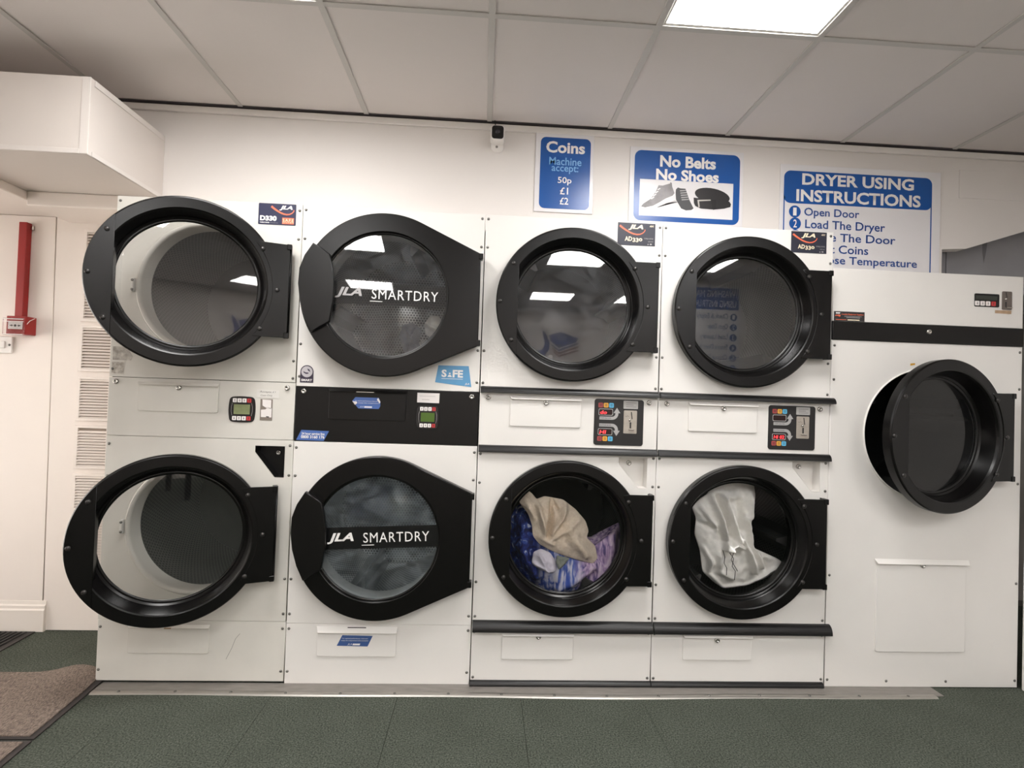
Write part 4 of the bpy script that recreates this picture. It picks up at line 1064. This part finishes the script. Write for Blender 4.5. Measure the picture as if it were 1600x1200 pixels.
# ================================================================ WASHING IN THE DRUMS, AND STAND-INS FOR REFLECTIONS
def cloth(name, label, pts, yb, thick, m, ridges=(), rough=.01, fr=9.0, cat='garment', seed=0, centre=None, n=150, rings=34):
    """crumpled garment: closed pillow over an outline, folds raised along ridge lines"""
    o = pp(pts, yb)
    L = [0]
    for i in range(len(o)): L.append(L[-1]+math.dist(o[i], o[(i+1) % len(o)]))
    P = []
    for k in range(n):
        s = L[-1]*k/n
        i = max(j for j in range(len(o)) if L[j] <= s)
        u = (s-L[i])/(L[i+1]-L[i]); a, b = o[i], o[(i+1) % len(o)]
        P.append((a[0]+(b[0]-a[0])*u, a[1]+(b[1]-a[1])*u))
    for _ in range(2): P = [((P[i-1][0]+2*P[i][0]+P[(i+1) % n][0])/4, (P[i-1][1]+2*P[i][1]+P[(i+1) % n][1])/4) for i in range(n)]
    cx, cz = (sum(p[0] for p in P)/n, sum(p[1] for p in P)/n) if centre is None else pp([centre], yb)[0]
    R = [([(q[0], q[1]) for q in pp(r[0], yb)], r[1], r[2]) for r in ridges]
    def segd(p, a, b):
        ax, az = b[0]-a[0], b[1]-a[1]; l = ax*ax+az*az
        t_ = max(0, min(1, ((p[0]-a[0])*ax+(p[1]-a[1])*az)/l)) if l else 0
        return math.hypot(p[0]-a[0]-ax*t_, p[1]-a[1]-az*t_)
    def disp(x, z, e):
        h = thick*(1-(1-e)**3.0)
        f_ = rough*(noise.noise(Vector((x*fr, z*fr, seed)))+.5*noise.noise(Vector((x*fr*2.3, z*fr*2.3, seed+5))))
        for pl, hh, ww in R:
            d = min(segd((x, z), pl[i], pl[i+1]) for i in range(len(pl)-1))
            f_ += 1.55*hh*math.exp(-(d/(ww*.8))**2)
        return h+f_*min(1, e*4+.12)
    v, f = [], []
    for side in (0, 1):
        for k in range(rings):
            e = k/rings
            for p in P:
                x = p[0]+(cx-p[0])*e; z = p[1]+(cz-p[1])*e
                v.append((x, yb-disp(x, z, e) if side == 0 else yb+.004+.5*thick*(1-(1-e)**3), z))
        v.append((cx, yb-disp(cx, cz, 1) if side == 0 else yb+.004+.5*thick, cz))
    N1 = rings*n+1
    for side in (0, 1):
        b0 = side*N1
        for k in range(rings-1):
            for i in range(n):
                q = (b0+k*n+i, b0+k*n+(i+1) % n, b0+(k+1)*n+(i+1) % n, b0+(k+1)*n+i)
                f.append(q if side else q[::-1])
        for i in range(n):
            q = (b0+(rings-1)*n+i, b0+(rings-1)*n+(i+1) % n, b0+rings*n); f.append(q if side else q[::-1])
    for i in range(n): f.append((i, (i+1) % n, N1+(i+1) % n, N1+i))
    return tag(obj(name, mesh(v, f, True), m), label, cat)
c3 = lambda x, y: (730+x*.25, 700+y*.25)
c4 = lambda x, y: (1010+x*.25, 700+y*.25)
c5 = lambda x, y: (440+x*.2584, 300+y*.2584)
C = lambda c, l: [c(*p_) for p_ in l]
BEIGE = mat('beige fleece', (220, 204, 184), .95, rgb2=(234, 220, 202), scale=90, bump=.4, bscale=260, spec=.1)
GREYJ = mat('pale grey jersey', (240, 238, 233), .95, rgb2=(248, 246, 242), scale=60, bump=.3, bscale=320, spec=.1)
PALE = mat('pale lilac cotton', (220, 216, 230), .9, bump=.3, bscale=200)
SAGE = mat('sage cotton', (128, 134, 126), .9, bump=.3, bscale=200)
def pattern_mat():
    m = bpy.data.materials.new('blue and lilac pattern'); m.use_nodes = True
    nt = m.node_tree; b = nt.nodes['Principled BSDF']; b.inputs['Roughness'].default_value = .9
    g = nt.nodes.new('ShaderNodeNewGeometry'); sp = nt.nodes.new('ShaderNodeSeparateXYZ'); nt.links.new(g.outputs['Position'], sp.inputs[0])
    def nz(scale, st, dist=0.0, rot=0.0):
        mp = nt.nodes.new('ShaderNodeMapping'); mp.inputs['Scale'].default_value = st; mp.inputs['Rotation'].default_value = (0, rot, 0)
        nt.links.new(g.outputs['Position'], mp.inputs[0])
        n = nt.nodes.new('ShaderNodeTexNoise'); n.inputs['Scale'].default_value = scale; n.inputs['Detail'].default_value = 5; n.inputs['Distortion'].default_value = dist
        nt.links.new(mp.outputs[0], n.inputs['Vector']); return n
    def ramp(n, stops):
        r = nt.nodes.new('ShaderNodeValToRGB')
        while len(r.color_ramp.elements) < len(stops): r.color_ramp.elements.new(.5)
        for e, (p_, c_) in zip(r.color_ramp.elements, stops): e.position = p_; e.color = srgb(*c_)
        nt.links.new(n.outputs['Fac'], r.inputs[0]); return r
    A = ramp(nz(34, (1, 1, .8), 1.0), [(.40, (22, 26, 70)), (.54, (36, 52, 128)), (.62, (60, 84, 160)), (.70, (196, 204, 222))])
    B = ramp(nz(30, (1.6, 1, .28), .4, .5), [(.36, (58, 84, 168)), (.46, (90, 112, 188)), (.56, (206, 208, 228)), (.68, (226, 224, 234))])
    D = ramp(nz(44, (1.4, 1, .28), .5, .7), [(.36, (92, 80, 130)), (.50, (178, 152, 192)), (.62, (218, 200, 220))])
    def mixf(lo, hi, A_, B_):
        mr = nt.nodes.new('ShaderNodeMapRange'); mr.inputs['From Min'].default_value = lo; mr.inputs['From Max'].default_value = hi
        nt.links.new(sp.outputs['X'], mr.inputs[0])
        x = nt.nodes.new('ShaderNodeMix'); x.data_type = 'RGBA'
        nt.links.new(mr.outputs[0], x.inputs['Factor']); nt.links.new(A_, x.inputs['A']); nt.links.new(B_, x.inputs['B']); return x.outputs['Result']
    o = mixf(1.86, 1.93, A.outputs[0], B.outputs[0]); o = mixf(2.03, 2.09, o, D.outputs[0])
    nt.links.new(o, b.inputs['Base Color']); return m
cloth('patterned_garment', 'blue and lilac patterned garment heaped in the lower drum of the third dryer',
      C(c3, [(270, 400), (330, 345), (450, 430), (600, 520), (760, 560), (860, 530), (960, 455), (985, 600), (950, 760), (860, 860), (740, 915), (600, 930), (470, 900), (350, 820), (270, 700), (240, 560)]),
      .200, .10, pattern_mat(), [(C(c3, [(330, 400), (330, 600), (420, 760)]), .03, .03), (C(c3, [(900, 520), (860, 700), (780, 840)]), .03, .035), (C(c3, [(560, 850), (760, 700)]), .02, .03)], .020, 14, seed=1, centre=c3(600, 690))
cloth('beige_garment', 'beige fleece garment tumbling in the lower drum of the third dryer',
      C(c3, [(322, 335), (350, 300), (385, 266), (412, 290), (432, 322), (480, 300), (545, 312), (600, 322), (680, 385), (740, 455), (760, 520), (745, 560), (800, 610), (815, 690), (785, 724), (700, 702), (600, 672), (520, 640), (450, 600), (410, 550), (405, 480), (380, 410)]),
      .092, .035, BEIGE, [(C(c3, [(530, 320), (520, 440), (500, 540)]), -.030, .012), (C(c3, [(620, 340), (590, 420), (520, 520)]), .022, .014), (C(c3, [(440, 350), (470, 450), (490, 540)]), .020, .014),
                           (C(c3, [(470, 560), (530, 590)]), .016, .014), (C(c3, [(560, 380), (540, 340)]), -.02, .010), (C(c3, [(640, 520), (740, 660)]), .018, .03), (C(c3, [(520, 560), (640, 480), (700, 440)]), .012, .016), (C(c3, [(360, 320), (410, 430)]), .012, .012)], .012, 16, seed=2, centre=c3(575, 500))
cloth('sock', 'pale lilac sock under the beige garment in the third dryer', C(c3, [(415, 650), (460, 630), (520, 655), (548, 700), (556, 765), (530, 785), (480, 770), (430, 745), (402, 720)]), .070, .022, PALE, [(C(c3, [(450, 660), (500, 760)]), .012, .012), (C(c3, [(420, 720), (540, 770)]), .010, .010)], .008, 26, 'sock', 3, n=70, rings=14)
cloth('small_cloth', 'small sage green cloth beside the sock in the third dryer', C(c3, [(560, 672), (600, 680), (640, 690), (600, 740), (572, 762), (556, 720)]), .072, .014, SAGE, (), .008, 26, 'cloth', 4, n=60, rings=12)
g4 = cloth('grey_garment', 'pale grey jersey garment with dark drawstrings in the lower drum of the fourth dryer',
      C(c4, [(285, 370), (330, 320), (385, 285), (400, 250), (460, 225), (540, 212), (610, 222), (672, 226), (682, 300), (668, 400), (655, 480), (662, 600), (690, 650), (740, 690), (800, 680), (850, 712), (830, 755), (740, 815), (620, 862), (480, 878), (420, 838), (350, 772), (335, 640), (300, 535), (312, 440)]),
      .105, .045, GREYJ, [(C(c4, [(465, 300), (500, 420), (545, 560)]), .034, .013), (C(c4, [(395, 300), (440, 430), (475, 600)]), .030, .014), (C(c4, [(430, 300), (480, 460), (500, 540)]), -.026, .012),
                          (C(c4, [(470, 610), (520, 580), (560, 600)]), .032, .014), (C(c4, [(560, 540), (610, 640), (650, 760)]), .030, .012), (C(c4, [(600, 440), (640, 600), (700, 730)]), .026, .014), (C(c4, [(565, 330), (560, 500)]), -.026, .014),
                          (C(c4, [(630, 240), (635, 420)]), .020, .022), (C(c4, [(470, 640), (540, 650)]), -.030, .014), (C(c4, [(395, 790), (470, 868), (640, 845), (835, 725)]), .024, .010), (C(c4, [(430, 660), (440, 760), (520, 800)]), .018, .016),
                          (C(c4, [(310, 460), (430, 500), (460, 560)]), -.018, .014), (C(c4, [(330, 360), (420, 500)]), .020, .012), (C(c4, [(345, 620), (385, 690), (380, 780)]), .018, .012), (C(c4, [(720, 690), (740, 760)]), -.016, .012), (C(c4, [(410, 250), (520, 300), (560, 225)]), .018, .02)], .013, 17, seed=6, centre=c4(520, 560), n=190, rings=46)
STRING = mat('dark drawstring', (52, 50, 50), .8)
for l in ([(478, 640), (490, 680), (486, 720), (502, 750), (500, 795)], [(520, 655), (545, 690), (536, 740), (556, 770), (550, 825)], [(545, 655), (530, 700), (570, 770)]):
    s = [at(*c4(*p_), .018) for p_ in l]
    obj('drawstring', tube([(p_.x, p_.y, p_.z) for p_ in s], .0016, 6), STRING, g4)
NAVY = mat('navy reflection tone', (40, 46, 66), .9, rgb2=(62, 70, 92), scale=50, bump=.3, bscale=200)  # navy shape below stands in for a reflection in the pane
cloth('navy_reflection_shape', 'navy crumpled shape standing for a reflection in the second upper door', C(c5, [(712, 880), (730, 805), (790, 788), (848, 830), (832, 900), (838, 945), (780, 978), (738, 968), (724, 920)]), .10, .04, NAVY,
      [(C(c5, [(750, 820), (800, 900)]), .02, .012), (C(c5, [(820, 830), (770, 960)]), .02, .012)], .012, 20, seed=8, n=80, rings=18)
cloth('white_reflection_shape', 'white crumpled shape standing for a reflection in the second upper door', C(c5, [(862, 800), (900, 745), (950, 750), (990, 810), (975, 870), (920, 900), (870, 860)]), .10, .04, mat('white reflection tone', (222, 216, 204), .9), [(C(c5, [(870, 800), (960, 850)]), .02, .012)], .010, 20, 'cloth', 9, n=70, rings=16)  # solid white shape standing in for a reflection in the pane

# ================================================================ THE REST OF THE ROOM (seen in the door panes)
BY = -3.5
t = thing('washing_instructions_sign', 'washing machine instructions sign on the partition, seen mirrored in the fourth upper door', 'sign', (4.05, BY, 1.45))
obj('board', box(3.66, 4.42, BY, BY+.007, 1.45, 2.54), SIGNW, t)
def back_text(s, xl, xr, z, h, m):
    me = text(s, -xr, -xl, z, h, 0)
    for v in me.vertices: v.co = (-v.co.x, BY+.0095, v.co.z)
    obj('lettering', me, m, t)
obj('blue_field', box(3.68, 4.40, BY+.0072, BY+.0080, 2.28, 2.52), BLUE, t)
back_text('WASHING MACHINE', 3.71, 4.36, 2.455, .075, WHITEP); back_text('USING INSTRUCTIONS', 3.69, 4.37, 2.345, .075, WHITEP)
for k, s_ in enumerate(('Check & Empty Pockets', 'Open Door', 'Load Laundry', 'Ensure Door Is Fully Closed', 'Choose Temperature', 'Open Soap Drawer')):
    z = 2.20-k*.114; wd = .030*len(s_)*.86
    back_text(s_, max(3.69, 4.28-wd), 4.28, z, .075, BLUEP)
    obj('number_disc', mesh([(x, BY+.0085, zz_) for x, zz_ in circ(4.345, z, .040, 20)], [list(range(20))]), BLUE, t)
    back_text(str(k+1), 4.332, 4.358, z, .05, WHITEP)
# window decal on the far wall, seen mirrored in the third upper door
def far(u, v):
    q_ = at(u, v, .03-YF); return (q_.x, YF+.004, q_.z)
k_ = lambda x, y: far(740+x*.25, 320+y*.25)
t = thing('window_decal', 'blue decal of iron and washing, mirrored in the third upper door', 'decal', k_(530, 900))
def fpoly(n_, pts, m): obj(n_, mesh([k_(*p_) for p_ in pts], [list(range(len(pts)))]), m, t)
DEC = mat('decal blue', (30, 52, 120), .4); DEC2 = mat('decal stripes', (120, 60, 50), .4)
fpoly('iron', [(428, 780), (455, 810), (474, 860), (472, 905), (440, 945), (405, 930), (390, 915), (430, 905), (445, 870)], DEC)
fpoly('folded_top', [(470, 815), (520, 800), (545, 795), (655, 835), (640, 860), (530, 895), (480, 850)], DEC)
for q_ in range(3): fpoly('folded_layer', [(482+q_*8, 868+q_*22), (530, 905+q_*18), (655, 862+q_*22), (652, 872+q_*22), (532, 917+q_*18), (484+q_*8, 878+q_*22)], DEC2 if q_ else DEC)
WOOD = mat('dark table top', (60, 50, 44), .4)
t = thing('folding_table', 'dark folding table with black legs, mirrored in the lower doors', 'table', (0.6, -4.6, 0))
obj('table_top', box(-.5, 1.7, -5.0, -4.2, .72, .76, .005, 1), WOOD, t)
for x in (-.45, 1.65):
    for y in (-4.95, -4.25): obj('leg', box(x-.025, x+.025, y-.025, y+.025, 0, .72), BLACKP, t)
